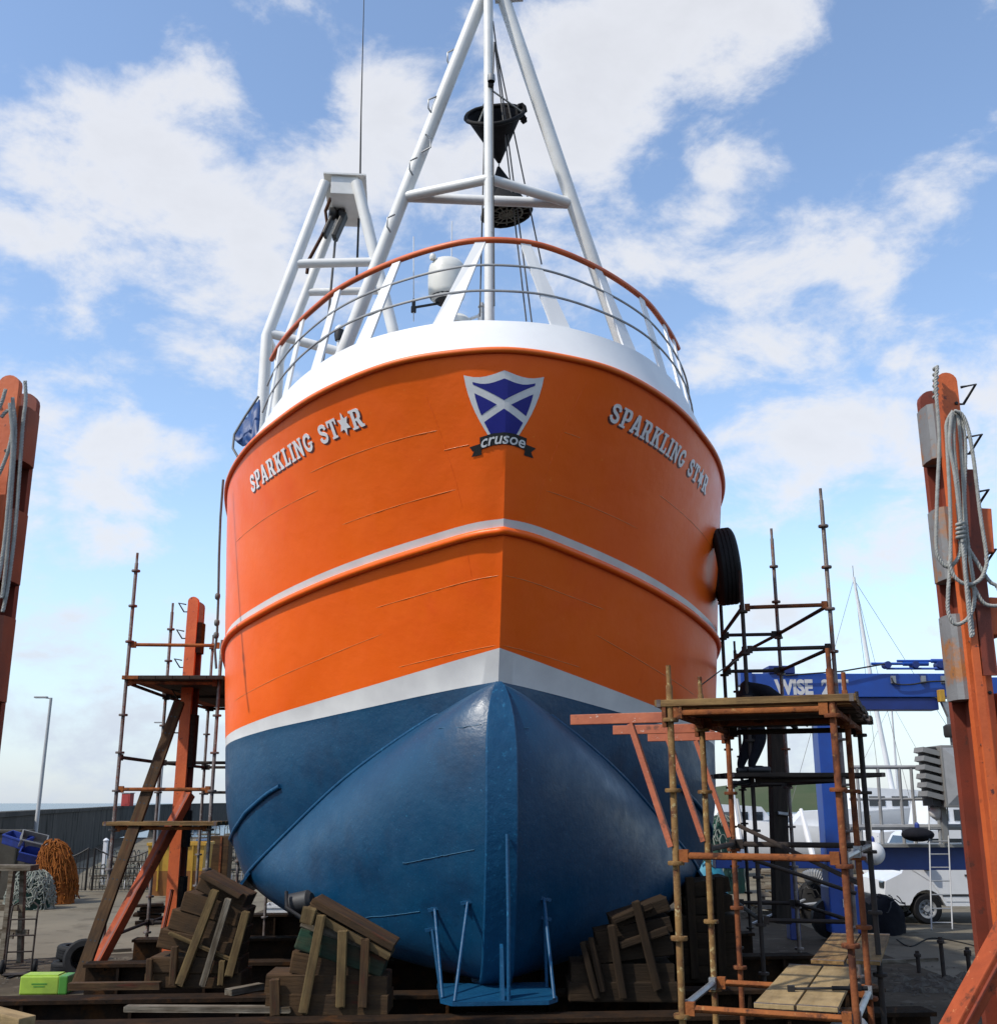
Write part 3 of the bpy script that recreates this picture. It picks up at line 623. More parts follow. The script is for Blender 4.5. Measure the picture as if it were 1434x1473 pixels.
# shield with a white saltire and the scroll below it
WS = Wrap(.16)
cxs = (WS.x(-.75) + WS.x(.66)) / 2
em = empty('bow_emblem', (0, 0, 0)); em.parent = boat
W2, TOPY, BOTY = .355, .335, -.32
def shield(w, top, bot, dip):
    P = [(0, top)] + [(w * f, top - dip * math.sin(min(f * 1.25, 1) * math.pi / 2) + dip * .72 * f ** 3) for f in (.15, .3, .45, .6, .75, .9, 1.0)]
    P += [(w * (1 - .55 * f ** 2.2), top - dip * .4 + (bot - top + dip * .4) * f) for f in (.15, .3, .45, .6, .75, .88, .97)] + [(w * .30, bot)]
    return P + [(-a, b_) for a, b_ in reversed(P[1:])]
wrap_flat('shield_border', shield(W2, TOPY, BOTY, .075), WS, cxs, .004, M['emblem_white'], em)
# four blue fields between the arms of the cross
inner = shield(W2 * .80, TOPY * .76, BOTY * 1.0, .06)
sl, hw = .60, .042; cyy = .0
for (sa, sb) in ((1, 1), (1, -1), (-1, 1), (-1, -1)):
    # above/below each diagonal  y = +-sl*x
    P = clip(inner, -sl * sa, sa, hw + cyy * sa); P = clip(P, sl * sb, sb, hw + cyy * sb)
    if len(P) > 2: wrap_flat('blue_field', P, WS, cxs, .0065, M['emblem_blue'], em)
scr = [(-.27, -.315), (-.12, -.283), (0, -.275), (.12, -.283), (.27, -.315), (.275, -.435), (.12, -.40), (0, -.392), (-.12, -.40), (-.275, -.435)][::-1]
wrap_flat('scroll', scr, WS, cxs, .009, M['black'], em)
for s in (-1, 1):
    tail = [(s * .262, -.375), (s * .40, -.40), (s * .345, -.445), (s * .385, -.50), (s * .262, -.485)]
    if s < 0: tail = tail[::-1]
    wrap_flat('scroll_tail', tail, WS, cxs, .006, M['black'], em)
def text_tris(txt, size, shear=0.0, offset=0.0, res=3):
    cu = bpy.data.curves.new('t', 'FONT'); cu.body = txt; cu.size = size; cu.shear = shear; cu.offset = offset; cu.align_x = 'CENTER'; cu.resolution_u = res
    o = bpy.data.objects.new('t', cu); C.objects.link(o); dg = bpy.context.evaluated_depsgraph_get(); dg.update()
    me = bpy.data.meshes.new_from_object(o.evaluated_get(dg)); vs = [tuple(v.co) for v in me.vertices]; fs = [tuple(p.vertices) for p in me.polygons]
    bpy.data.objects.remove(o); bpy.data.curves.remove(cu); bpy.data.meshes.remove(me); return vs, fs
vs, fs = text_tris('crusoe', .155, .22, .002)
m = MB(); mxx = max(v[0] for v in vs); mnx = min(v[0] for v in vs); kk = .52 / (mxx - mnx); mid_ = (mxx + mnx) / 2
m.add([WS.P(cxs + (v[0] - mid_) * kk, -.372 + .030 - .55 * ((v[0] - mid_) * kk) ** 2 + (v[1] - .04) * 1.05, .0125) for v in vs], fs); m.build('scroll_lettering', M['emblem_white'], em)

# ---- bow tripod mast
mast = empty('tripod_mast', (0, 0, 0)); mast.parent = boat
apex = bl(708, -30, 11.6)
def tub(nm, pts, r, mt, par, n=12): m = MB(); m.tube(pts, r, n); return m.build(nm, M[mt], par, 60)
cp = bl(705, 470, 11.5); tub('mast_pole', [Vector((cp.x, cp.y, 6.3)), bl(703.5, 257, 11.5), bl(702, -40, 11.5)], .060, 'white_mast', mast, 14)
Lf, Lm = bl(500, 490, 12.35), bl(580, 283, 11.97); Rf, Rm = bl(893, 490, 12.35), bl(824, 293, 11.97)
tub('mast_leg', [Lf + (Lf - Lm) * .55, Lf, Lm, bl(694, -6, 11.62), bl(700, -30, 11.6)], .085, 'white_mast', mast, 14)
tub('mast_leg', [Rf + (Rf - Rm) * .55, Rf, Rm, bl(723, -6, 11.62), bl(716, -30, 11.6)], .085, 'white_mast', mast, 14)
cm = bl(703.5, 257, 11.5)
tub('cross_brace', [Lm, cm], .062, 'white_mast', mast); tub('cross_brace', [Rm, cm], .062, 'white_mast', mast); tub('cross_brace', [Lm, Rm], .062, 'white_mast', mast)
for (x, y, dx) in ((640, 120, 9), (628, 150, -7), (612, 205, 8), (600, 238, -6), (654, 82, -6), (568, 320, -6)):
    a = bl(x, y - 12, 11.75); b_ = bl(x - 6, y + 14, 11.78); mid = (a + b_) / 2 + Vector((dx * .011, -.02, 0))
    tub('rung_eye', [a, mid + Vector((0, 0, .06)), mid - Vector((0, 0, .06)), b_], .011, 'steel', mast, 6)
tub('mast_arm', [bl(712, 0, 11.6), bl(752, -3, 11.6)], .04, 'white_mast', mast, 8)
for (x, y, Y) in ((706, 118, 11.43),):
    q = bl(x, y, Y); m = MB(); m.box(q, (.07, .08, .12), bev=.012); lo = m.build('mast_lamp', M['dark'], mast); m = MB(); m.lathe([(.045, 0), (.05, .03), (.045, .09), (0, .10)], q + Vector((0, -.055, -.03)), n=12); m.build('lens', M['grey_lt'], lo, 40)
tub('lamp_cable', [bl(711, 60, 11.46), bl(709, 118, 11.45), bl(709.5, 220, 11.45), bl(710, 300, 11.45), bl(711, 440, 11.45)], .008, 'dark', mast, 5)
# halyards of the mast
for k, (a, b_) in enumerate((((709, 30), (765, 465)), ((712, 60), (779, 380)), ((711, 60), (757, 462)), ((700, 60), (690, 455)))):
    tub('halyard', [bl(*a, 11.8), bl(*b_, 12.3)], .010, 'wire', mast, 5)

# ---- side gantry behind, four-legged
gan = empty('landing_gantry', (0, 0, 0)); gan.parent = boat
def gframe(Y, dx, r):
    tl, tr, kl, br = at(468 + dx, 262, 16.5), at(513 + dx, 262, 16.5), at(384, 483, 16.5), at(566, 478, 16.5)
    sh = Vector((0, Y - 16.5, 0)); return [BI @ (p + sh) for p in (tl, tr, kl, br)]
F1 = gframe(16.5, 0, 0); F2 = gframe(17.55, 3, 0)
for Fq, r in ((F1, .095), (F2, .085)):
    tl, tr, kl, br = Fq
    tub('gantry_leg', [tl, kl, Vector((kl.x - .01, kl.y, 6.3))], r, 'white_mast', gan); tub('gantry_leg', [tr, br, br + (br - tr) * .9], r, 'white_mast', gan)
    f = .54; tub('gantry_bar', [tl.lerp(kl, f), tr.lerp(br, f)], r * .8, 'white_mast', gan)
m = MB(); c0 = (F1[0] + F1[1] + F2[0] + F2[1]) / 4
m.box(c0 + Vector((0, 0, -.06)), (.46, 1.10, .34), bev=.01); m.box(c0 + Vector((0, 0, .125)), (.72, 1.20, .03)); m.build('gantry_head', M['white_mast'], gan)
tub('gantry_bar', [F1[2].lerp(F1[0], .02), F1[2].lerp(F1[0], .02) + Vector((1.55, .1, -.35))], .08, 'white_mast', gan)
tub('gantry_bar', [F1[2], F2[2]], .06, 'white_mast', gan)
# radar dome, aerials, camera on the wheelhouse top
wh = empty('wheelhouse', (0, 0, 0)); wh.parent = boat
m = MB(); m.box((0, 8.2, 7.5), (4.4, 3.6, 3.0), bev=.05); m.build('wall', M['white'], wh)
m = MB(); m.box((0, 8.2, 9.04), (4.7, 3.9, .1), bev=.02); m.build('roof', M['white'], wh)
for i in range(5):
    m = MB(); m.box((-1.7 + i * .85, 6.385, 8.35), (.66, .03, .62), bev=.01); m.build('window', M['glass'], wh)
dm = bl(643, 404, 18.0); rd = empty('radar_mast', (0, 0, 0)); rd.parent = boat
m = MB(); m.lathe([(0, -.40), (.22, -.40), (.315, -.33), (.335, -.26), (.345, -.05), (.345, .15), (.325, .27), (.25, .37), (.12, .425), (0, .435)], dm, n=28); m.build('satellite_dome', M['cream'], rd, 50)
m = MB(); m.lathe([(0, -.43), (.2, -.43), (.22, -.39), (.30, -.345), (.30, -.335), (0, -.335)], dm, n=20); m.build('dome_base', M['dark'], rd, 30)
m = MB(); m.lathe([(0, -.06), (.05, -.05), (.065, 0), (.05, .05), (0, .07)], dm + Vector((-.27, -.2, .36)), n=12); m.build('gps_antenna', M['cream'], rd, 50)
tub('dome_post', [dm + Vector((0, 0, -.42)), dm + Vector((-.02, 0, -1.0)), Vector((dm.x, dm.y, 9.1))], .06, 'white_mast', rd)
tub('aerial_arm', [bl(596, 442, 18), bl(632, 436, 18)], .025, 'dark', rd, 8); tub('aerial_arm', [bl(672, 460, 18), bl(694, 452, 18)], .03, 'white_mast', rd, 8)
tub('aerial', [bl(595, 340, 18), bl(595, 462, 18)], .012, 'boat_white', rd, 6); tub('aerial', [bl(650, 318, 18.2), bl(649, 420, 18.2)], .012, 'boat_white', rd, 6)
m = MB(); a = bl(595, 440, 18); m.lathe([(0, -.12), (.05, -.12), (.05, -.02), (.035, 0), (.035, .10), (.02, .14), (0, .14)], a, n=10); m.build('aerial_mount', M['dark'], rd, 30)
m = MB(); a = bl(693, 452, 17.5); m.lathe([(0, -.2), (.07, -.2), (.07, 0), (.05, .02), (.05, .12), (.07, .14), (.03, .22), (0, .22)], a, n=10); m.build('fog_horn', M['steel'], rd, 30)
m = MB(); a = bl(655, 463, 18); m.lathe([(.30, -.1), (.30, 0), (.22, .08), (.1, .11), (0, .12)], a, n=20); m.build('radar_cap', M['cream'], rd, 40)
tub('radar_post', [a, Vector((a.x, a.y, 9.1))], .05, 'white_mast', rd)
tub('whip_aerial', [bl(513, 400, 17.3), bl(518, 258, 17.3), bl(519.5, 160, 17.3), bl(524, -20, 17.3)], [.022, .020, .014, .008], 'dark', gan, 6)
a = bl(488, 478, 15.0); m = MB(); m.lathe([(0, -.13), (.06, -.13), (.075, -.05), (.07, .03), (0, .03)], a, n=14); cmh = m.build('deck_camera', M['black'], boat, 30)
m = MB(); m.lathe([(.075, .031), (.06, .08), (.02, .12), (0, .12)], a, n=14); m.build('cap', M['boat_white'], cmh, 30)
tub('camera_post', [a + Vector((0, 0, -.12)), Vector((a.x, a.y, 6.4))], .03, 'white_mast', boat, 8)
# transducer guard plate and rods under the forefoot
gd = empty('forefoot_guard', (0, 0, 0)); gd.parent = boat
m = MB(); P = [(-.56, 1.5), (-.56, .62), (-.46, .46), (.40, .46), (.50, .60), (.50, 1.5)]
m.prism(P, (0, 0, 1.0), (1, 0, 0), (0, 1, 0), .035); m.build('guard_plate', M['blue_bar'], gd)
def bot_near(v, z):
    best = min(((abs(p[0] - abs(v)) + abs(p[2] - z), p) for p in (bottom(u * .1, w / 20) for u in range(20, 70) for w in range(21))), key=lambda r: r[0])[1]
    return Vector((math.copysign(best[0], v), best[1], best[2]))
for (bx, by, tx, tz) in ((-.44, .48, -.36, 1.78), (-.54, .66, -.58, 1.72), (-.54, 1.2, -.6, 1.5), (.46, .54, .40, 1.80), (.48, 1.2, .5, 1.6)):
    tp = bot_near(tx, tz); m = MB(); m.tube([(bx, by, 1.0), tp - Vector((0, .01, 0))], .017, 8); r_ = m.build('guard_rod', M['blue_bar'], gd, 60)
    m = MB(); m.box(tp, (.14, .05, .03), (0, .2 if tx > 0 else -.2, 0)); m.build('rod_lug', M['blue_bar'], r_)
m = MB(); m.tube([(.045, .50, 1.0), (.045, .50, 1.7), (.045, .63, 2.42)], .018, 8); m.build('guard_rod', M['blue_bar'], gd, 60)
m = MB(); m.prism([(0, 0), (.2, 0), (.05, .42), (0, .45)], (-.02, .70, 1.0), (0, -1, 0), (0, 0, 1), .03); m.build('guard_gusset', M['blue_bar'], gd)
# sea suction fitting low on the port quarter of the bilge
a = bl(430, 1300, 12.4); m = MB(); m.lathe([(0, -.1), (.12, -.1), (.12, .12), (.08, .16), (0, .16)], a, axis=(.9, -.3, .2), n=14); m.build('hull_fitting', M['dark'], boat, 30)
tub('hull_fitting', [bl(412, 1283, 12.3), bl(412, 1306, 12.2), bl(436, 1322, 12.1)], .02, 'dark', boat, 6)

# ---- things hung from the boat
def cone_thing(nm, mouth, tip, r, label, mt):
    d = (tip - mouth); L = d.length; ax = d.normalized(); root = empty(nm, tip, 0, label, 'day shape'); m = MB()
    prof = [(r * (1 - f) + .02 * f, L * f) for f in [i / 8 for i in range(9)]]; prof = prof + [(a - .012, b_) for a, b_ in reversed(prof)]
    m.lathe(prof, mouth - tip, ax, 24); o = m.build('cone_skin', M[mt], root, 50)
    u, w = frame(ax); m = MB(); m.tube([mouth - tip + (u * math.cos(a) + w * math.sin(a)) * r * (1 + random.uniform(-.02, .03)) for a in [2 * math.pi * i / 24 for i in range(24)]], .028, 8, closed=True); m.build('rim', M['rubber'], root, 60)
    return root, u, w, ax
mo, tp = at(708, 172, 12.1), at(718, 234, 12.45)
mo = tp + Vector((-.10, -.78, .60)).normalized() * .62
r1, u, w, ax = cone_thing('signal_cone', mo, tp, .36, 'black canvas cone hanging point down behind the mast pole', 'canvas')
for a in (0, 2.1, 4.2):
    tub('strap', [mo - tp + (u * math.cos(a) + w * math.sin(a)) * .36, mo - tp - ax * .30], .012, 'rope', r1, 5)
m = MB()
for i in range(3): m.tube([mo - tp + Vector((.34 + .05 * math.cos(a + i), -.02 + .04 * i, .03 + .10 * math.sin(a))) for a in [i_ * .7 for i_ in range(9)]], .03, 6)
m.build('rope_bundle', M['canvas'], r1, 60)
mo2, tp2 = at(729, 306, 12.3), at(717, 240, 12.3)
r2, u, w, ax = cone_thing('signal_cone', mo2, tp2, .31, 'black netted cone hanging point up below the black canvas cone', 'canvas')
m = MB()
for i in range(7):
    a = i * math.pi / 7; m.tube([mo2 - tp2 + (u * math.cos(a) + w * math.sin(a)) * .3 * s + Vector((0, 0, -.03 * (1 - s * s))) for s in (-1, -.5, 0, .5, 1)], .008, 5)
for rr in (.1, .2): m.tube([mo2 - tp2 + (u * math.cos(a) + w * math.sin(a)) * rr + Vector((0, 0, -.02)) for a in [2 * math.pi * i / 16 for i in range(16)]], .012, 5, closed=True)
m.build('net_base', M['net_g'], r2, 60)
tub('link_rope', [tp + Vector((0, 0, -.0)) - tp, tp2 - tp], .009, 'rope', r1, 5)
# truck tyre on the port side
def tyre(nm, c, axis, R0, W, label, cat='tyre', group=None):
    root = empty(nm, c, 0, label, cat, group); d = Vector(axis).normalized(); m = MB(); h = W / 2; ri = R0 * .56
    m.lathe([(ri, -h * .75), (ri * 1.1, -h), (R0 * .88, -h * 1.05), (R0 * .96, -h * .9), (R0, -h * .7), (R0, -h * .42), (R0 * .975, -h * .40), (R0 * .975, -h * .34), (R0, -h * .32), (R0, -h * .06), (R0 * .975, -h * .04), (R0 * .975, h * .04), (R0, h * .06), (R0, h * .32), (R0 * .975, h * .34), (R0 * .975, h * .40), (R0, h * .42), (R0, h * .7), (R0 * .96, h * .9), (R0 * .88, h * 1.05), (ri * 1.1, h), (ri, h * .75), (ri * .98, 0)], (0, 0, 0), d, 36, closed=True)
    m.build('carcass', M['rubber'], root, 35); return root
tc_ = at(1043, 815, 13.75); tyre('tyre_fender', tc_, (1, -.10, .10), .50, .27, 'black truck tyre hung as a fender against the orange hull')
def rope_thing(nm, pts, r, mt, label, cat='rope', knots=()):
    o0 = Vector(pts[-1]); m = MB(); m.tube(pts, r, 7)
    for k in knots: m.lathe([(0, -.05), (.03, -.03), (.035, 0), (.03, .03), (0, .05)], k, n=8)
    return tag(m.build(nm, M[mt], None, 60, origin=o0), label, cat)
rope_thing('mooring_rope', [at(1035, 680, 13.95), at(1035, 735, 13.95), at(1033, 770, 13.9), at(1038, 778, 13.8)], .018, 'rope', 'thin rope holding the tyre fender to the orange hull')
rope_thing('mooring_rope', [at(x, y, 13.2) for x, y in ((321, 690), (317, 745), (315, 800), (314, 860), (312, 915), (309, 935), (311, 962))], .016, 'wire', 'knotted dark rope dangling down the sunlit side of the orange hull', knots=[at(x, y, 13.2) for x, y in ((313, 858), (312, 896), (311, 914))])
# blue tarpaulin over the aft rail
m = MB(); rows = []
A, B, D, E_ = at(374, 575, 15.4), at(372, 652, 15.0), at(348, 608, 15.6), at(337, 632, 15.3)
for i in range(7):
    f = i / 6; rows.append([A.lerp(B, f).lerp(D.lerp(E_, f), k / 6) + Vector((0, .05 * math.sin(k * 2 + i), .03 * math.sin(i * 2.1 + k))) for k in range(7)])
m.grid(rows); o = tag(m.build('tarpaulin', M['tarp'], None, 70, origin=E_), 'blue tarpaulin lashed over the aft side of the orange boat', 'tarpaulin'); md = o.modifiers.new('s', 'SOLIDIFY'); md.thickness = .02
rope_thing('lashing_rope', [at(372, 570, 15.2), at(352, 600, 15.2), at(337, 625, 15.2), at(335, 645, 15.1), at(342, 657, 15.0)], .018, 'wire', 'black lashing rope around the blue tarpaulin')
# block hanging in the gantry
bc = at(484, 318, 17.0); bk = empty('hanging_block', bc, 0, 'black pulley block with brown rope hanging in the white gantry', 'pulley')
m = MB(); m.lathe([(.03, -.14), (.11, -.13), (.12, -.04), (.07, 0), (.12, .04), (.11, .13), (.03, .14)], (0, 0, .13), (1, .3, 0), 18); m.build('sheave', M['black'], bk, 40)
m = MB(); m.box((.06, 0, -.1), (.09, .22, .5), (0, .35, 0), bev=.02); m.box((-.13, 0, -.1), (.06, .22, .4), (0, .35, 0), bev=.02); m.build('cheek', M['black'], bk)
m = MB(); m.lathe([(.05, -.02), (.10, -.05), (.13, 0), (.10, .05), (.05, .02)], (.05, 0, .36), (0, 1, .2), 14, closed=True); m.tube([(.05, 0, .45), (.1, 0, .62), (.02, 0, .72)], .02, 6); m.build('shackle', M['dark'], bk, 50)
m = MB(); m.tube([(-.12, 0, .45), (-.2, 0, .2), (-.16, 0, -.05), (-.25, 0, -.3), (-.45, 0, -.75), (-.47, 0, -1.0)], .03, 6); m.build('loose_rope', mat('brown_rope', (.10, .045, .025), (.06, .03, .02), 8, .9), bk, 60)
m = MB(); m.tube([(0, 0, -.2), (-.10, .1, -2.2), (-.45, .2, -5.2)], .022, 6); m.build('fall_wire', M['wire'], bk, 60)

# ================================================================== slip carriage
cg = empty('slip_carriage', (0, 11, 0), R(5), 'black oily steel slip carriage beams under the boat', 'slip carriage')
def ibeam(m, a, b_, w, h):
    a, b_ = Vector(a), Vector(b_); z = Vector((0, 0, 1)); t_ = .035
    m.beam(a + z * (h / 2 - t_ / 2), b_ + z * (h / 2 - t_ / 2), w, t_); m.beam(a - z * (h / 2 - t_ / 2), b_ - z * (h / 2 - t_ / 2), w, t_); m.beam(a, b_, .04, h - 2 * t_ - .002)
for i, (y, x0, x1) in enumerate(((-.55, -4.6, 3.9), (.75, -4.9, 4.0), (3.2, -4.6, 4.2), (5.6, -4.6, 4.2), (9, -4.4, 4.2))):
    m = MB(); ibeam(m, (x0, y, .69), (x1, y, .69), .32, .38)
    for k in range(9): m.box((x0 + .4 + k * (x1 - x0 - .8) / 8, y, .69), (.03, .30, .30))
    m.build('cross_beam', M['carriage'], cg)
for x in (-1.5, 1.6):
    m = MB(); ibeam(m, (x, -2.2, .30), (x, 14, .30), .3, .36); m.build('runner', M['carriage'], cg)
for i, y in enumerate((-.4, 1.9, 4.4, 7)):
    m = MB(); m.box((0, y, .69), (.62, .5, .33), bev=.02); m.box((.01, y, .865 - .335), (.8, .55, .02)); m.build('keel_block', M['board_dark'], cg)
m = MB(); m.box((-2.9, -1.6, .80), (3.3, .07, .14), (0, .02, R(2))); m.build('edge_rail', M['carriage'], cg)

def arm(X, Y, zt, side, label, padm, zb=.2, d=.3, braces=(), rz=0.0, pads=((5.2, 5.63), (4.28, 4.82), (3.41, 4.02)), outer=True):
    r = empty('cradle_arm', (X, Y, 0), rz, label, 'cradle arm', None)
    def plate(nm, y, w, top, mt):
        P = [(-w / 2, zb), (w / 2, zb), (w / 2, top - w * .45)] + [(w / 2 * math.cos(a), top - w * .45 + w * .45 * math.sin(a)) for a in [math.pi * k / 8 for k in range(1, 8)]] + [(-w / 2, top - w * .45)]
        m = MB(); m.prism(P, (0, y, 0), (1, 0, 0), (0, 0, 1), .07); m.build(nm, M[mt], r)
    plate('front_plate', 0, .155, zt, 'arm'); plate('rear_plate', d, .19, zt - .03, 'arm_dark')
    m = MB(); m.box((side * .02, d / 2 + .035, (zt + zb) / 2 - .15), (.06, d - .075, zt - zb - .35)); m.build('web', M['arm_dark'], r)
    for z0, z1 in pads:
        m = MB(); P = [(.0, -.13), (.07, -.13), (.105, -.10), (.115, 0), (.105, .10), (.07, .13), (0, .13)]
        P = [(a * 1.0, b_) for a, b_ in P]
        m.prism(P if side < 0 else P[::-1], (-side * .08 if False else -side * .035, d * .5 + .03, z1), (-side, 0, 0), (0, 1, 0), (z1 - z0) * (1 if side < 0 else -1)); m.build('fender_pad', M[padm], r, 40)
    if outer:
        for z0, z1, w in ((4.45, 4.78, .09), (3.85, 4.12, .10), (2.9, 3.45, .11)):
            m = MB(); m.box((side * (.10 + w / 2), .10, (z0 + z1) / 2), (w, .30, z1 - z0), (0, side * .05, 0), bev=.008); m.build('wedge_block', M['arm'], r)
        # raised facing strips on the near plate
        m = MB(); m.box((side * .03, -.085, zt - 1.55), (.10, .028, 1.5)); m.build('facing_strip', M['arm_dark'], r)
        m = MB(); m.box((-side * .055, -.083, zt - 2.3), (.05, .024, 2.2)); m.build('facing_strip', M['arm'], r)
    if outer:
        for k in range(9):
            z = zt - .25 - k * .36; m = MB(); m.lathe([(0, 0), (.014, 0), (.014, .010), (.009, .014), (0, .014)], (-side * .045 if k % 2 else side * .05, -.001, z), (0, -1, 0), 6); m.build('bolt', M['iron'], r)
    for z in (zt - .12, zt - .52, zt - .95, zt - 1.4, zt - 1.9):
        m = MB(); x0 = side * .10; m.tube([(x0, 0.0, z), (x0 + side * .11, -.01, z + .02), (x0 + side * .06, .12, z - .09), (x0, .12, z - .09)], .011, 6); m.build('rung', M['iron'], r, 60)
    for a, b_, w in braces:
        m = MB(); a, b_ = Vector(a) - Vector((X, Y, 0)), Vector(b_) - Vector((X, Y, 0)); m.beam(a, b_, w, w * .8, bev=.01); m.build('brace', M['arm_rust'], r); m = MB(); off_ = Vector((0, -w * .52, 0)); m.beam(a + off_, b_ + off_, w * .28, .012); m.build('brace_groove', M['arm_dark'], r)
    return r
pR = at(1361, 540, 7.7); pL = at(14, 540, 7.75); pF = at(268, 1000, 16.0)
arm(pR.x, 7.7, 5.86, 1, 'orange cradle arm with grey fender pads and a big coil of pale rope', 'pad_grey', braces=((at(1462, 1318, 7.5), at(1358, 1510, 7.3), .15),))
arm(pL.x, 7.75, 5.86, -1, 'rusty orange cradle arm with brown fender pads and hanging rope', 'pad_red')
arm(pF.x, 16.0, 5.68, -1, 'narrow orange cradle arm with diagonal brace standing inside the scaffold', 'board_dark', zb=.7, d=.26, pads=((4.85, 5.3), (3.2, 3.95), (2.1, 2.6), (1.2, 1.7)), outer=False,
    braces=((at(272, 1143, 15.95), at(128, 1410, 14.6), .15), (at(247, 1280, 15.9), at(232, 1350, 15.7), .06)))
# rope coils on the near arms
def zr(x, y): return (1290 + x / 3.27, 510 + y / 3.27)
LOOPS = [[(190, 60), (182, 130), (186, 200), (200, 400), (190, 650), (185, 900), (205, 970), (240, 1000), (280, 970), (300, 900), (285, 700)],
         [(265, 265), (235, 320), (235, 400), (250, 700), (252, 950), (242, 1100), (240, 1200), (258, 1255), (290, 1270), (335, 1240), (362, 1180), (362, 1080), (330, 850), (300, 400), (285, 270)],
         [(270, 265), (305, 280), (335, 350), (362, 500), (392, 750), (422, 950), (415, 1010), (390, 1060), (335, 1082), (285, 1060), (255, 1015), (245, 975)],
         [(258, 275), (248, 420), (272, 560), (300, 800), (328, 1100), (342, 1250), (350, 1330)], [(275, 272), (268, 420), (290, 640), (312, 900), (340, 1150), (358, 1322)],
         [(300, 280), (322, 420), (318, 640), (320, 900), (325, 1060), (365, 1100), (400, 1160), (440, 1182), (500, 1170), (470, 1090), (430, 1060), (330, 900)]]
def smooth_pts(P, k=5):
    o = []
    for i in range(len(P) - 1):
        p0, p1, p2, p3 = P[max(i - 1, 0)], P[i], P[i + 1], P[min(i + 2, len(P) - 1)]
        for j in range(k):
            f = j / k; o.append(.5 * ((2 * p1) + (p2 - p0) * f + (2 * p0 - 5 * p1 + 4 * p2 - p3) * f * f + (3 * p1 - p0 - 3 * p2 + p3) * f ** 3))
    return o + [P[-1]]
def twisted(m, pts, r, pitch=.07):
    "three-strand rope along a path"
    L = [0]
    for a, b_ in zip(pts, pts[1:]): L.append(L[-1] + (b_ - a).length)
    n = int(L[-1] / .011) + 2; P = []; j = 0
    for i in range(n):
        s_ = L[-1] * i / (n - 1)
        while j < len(L) - 2 and L[j + 1] < s_: j += 1
        P.append((s_, pts[j].lerp(pts[j + 1], (s_ - L[j]) / max(L[j + 1] - L[j], 1e-6))))
    u = frame(P[1][1] - P[0][1])[0]
    st = [[], [], []]
    for i, (s_, p) in enumerate(P):
        t_ = (P[min(i + 1, n - 1)][1] - P[max(i - 1, 0)][1]).normalized(); u = (u - t_ * u.dot(t_)).normalized(); w = t_.cross(u)
        for k in range(3):
            a = 2 * math.pi * (s_ / pitch + k / 3); st[k].append(p + (u * math.cos(a) + w * math.sin(a)) * r * .52)
    for k in range(3): m.tube(st[k], r * .60, 6)
rr = empty('rope_coil', at(1390, 900, 7.5), 0, 'coil of thick pale rope hung from the arm with grey fender pads', 'rope')
o0 = rr.location.copy()
for i, L in enumerate(LOOPS):
    m = MB(); twisted(m, smooth_pts([at(*zr(*p), 7.58 - .028 * (i % 4)) - o0 for p in L]), .0135); m.build('rope_loop', M['rope'], rr, 60)
m = MB(); pts = []
for i in range(40): a = i * .9; pts.append(at(*zr(182 + 9 * math.cos(a), 55 + i * 3.8), 7.62 - .03 * math.sin(a)) - o0)
m.tube(pts, .012, 6); m.build('rope_whipping', M['rope'], rr, 60)
m = MB(); pts = []
for i in range(34): a = i * .8; pts.append(at(*zr(300 + 18 * math.cos(a), 790 + i * 2.6), 7.52 - .05 * math.sin(a)) - o0)
m.tube(pts, .012, 6); m.build('rope_whipping', M['rope'], rr, 60)
rl = empty('rope_coil', at(4, 900, 7.55), 0, 'grey rope hung from the arm with brown fender pads', 'rope'); o0 = rl.location.copy()
for i, L in enumerate(([(36, 548), (37, 575), (33, 610), (28, 680), (22, 760), (12, 840), (4, 880)], [(18, 572), (22, 620), (17, 700), (10, 800), (3, 860)], [(2, 600), (12, 590), (20, 600), (14, 640), (4, 670), (-6, 690)], [(8, 560), (2, 580), (-8, 600)], [(14, 580), (18, 640), (12, 720), (5, 790), (-4, 840)])):
    m = MB(); twisted(m, smooth_pts([at(x, y, 7.62 - .02 * i) - o0 for x, y in L]), .0135); m.build('rope_loop', M['rope'], rl, 60)

# ================================================================== scaffolding
def standard(root, x, y, z0, z1, mt, cups, name='standard'):
    m = MB(); m.tube([(x, y, z0), (x, y, z1 - .15), (x, y, z1 - .14), (x, y, z1)], [.0245, .0245, .018, .018], 10)
    for z in cups:
        if z0 < z < z1 - .12: m.lathe([(.02, -.014), (.058, -.014), (.062, 0), (.058, .014), (.02, .014)], (x, y, z), n=12)
    return m.build(name, M[mt], root, 45)
def ledger(root, a, b_, mt, r=.024, name='ledger', blade=True):
    a, b_ = Vector(a), Vector(b_); d = (b_ - a).normalized(); m = MB()
    if blade:
        m.tube([a + d * .05, b_ - d * .05], r, 8)
        for p, s in ((a, 1), (b_, -1)): m.beam(p + d * s * .028, p + d * s * .09, .05, .085)
    else: m.tube([a, b_], r, 8)
    return m.build(name, M[mt], root, 45)
def board(loc, L, W, T_, rz, mt, label, group, tilt=0.0, name='scaffold_board', cat='plank'):
    o = empty(name, loc, rz, label, cat, group); o.rotation_euler = (tilt, 0, rz)
    m = MB(); m.box((0, 0, 0), (L, W, T_), bev=.004); ob = m.build('plank', M[mt], o)
    if L > 1:
        for s in (-1, 1): m = MB(); m.box((s * (L / 2 - .03), 0, 0), (.03, W + .004, T_ + .004)); m.build('end_band', M['pole_grey'], o)
    return o
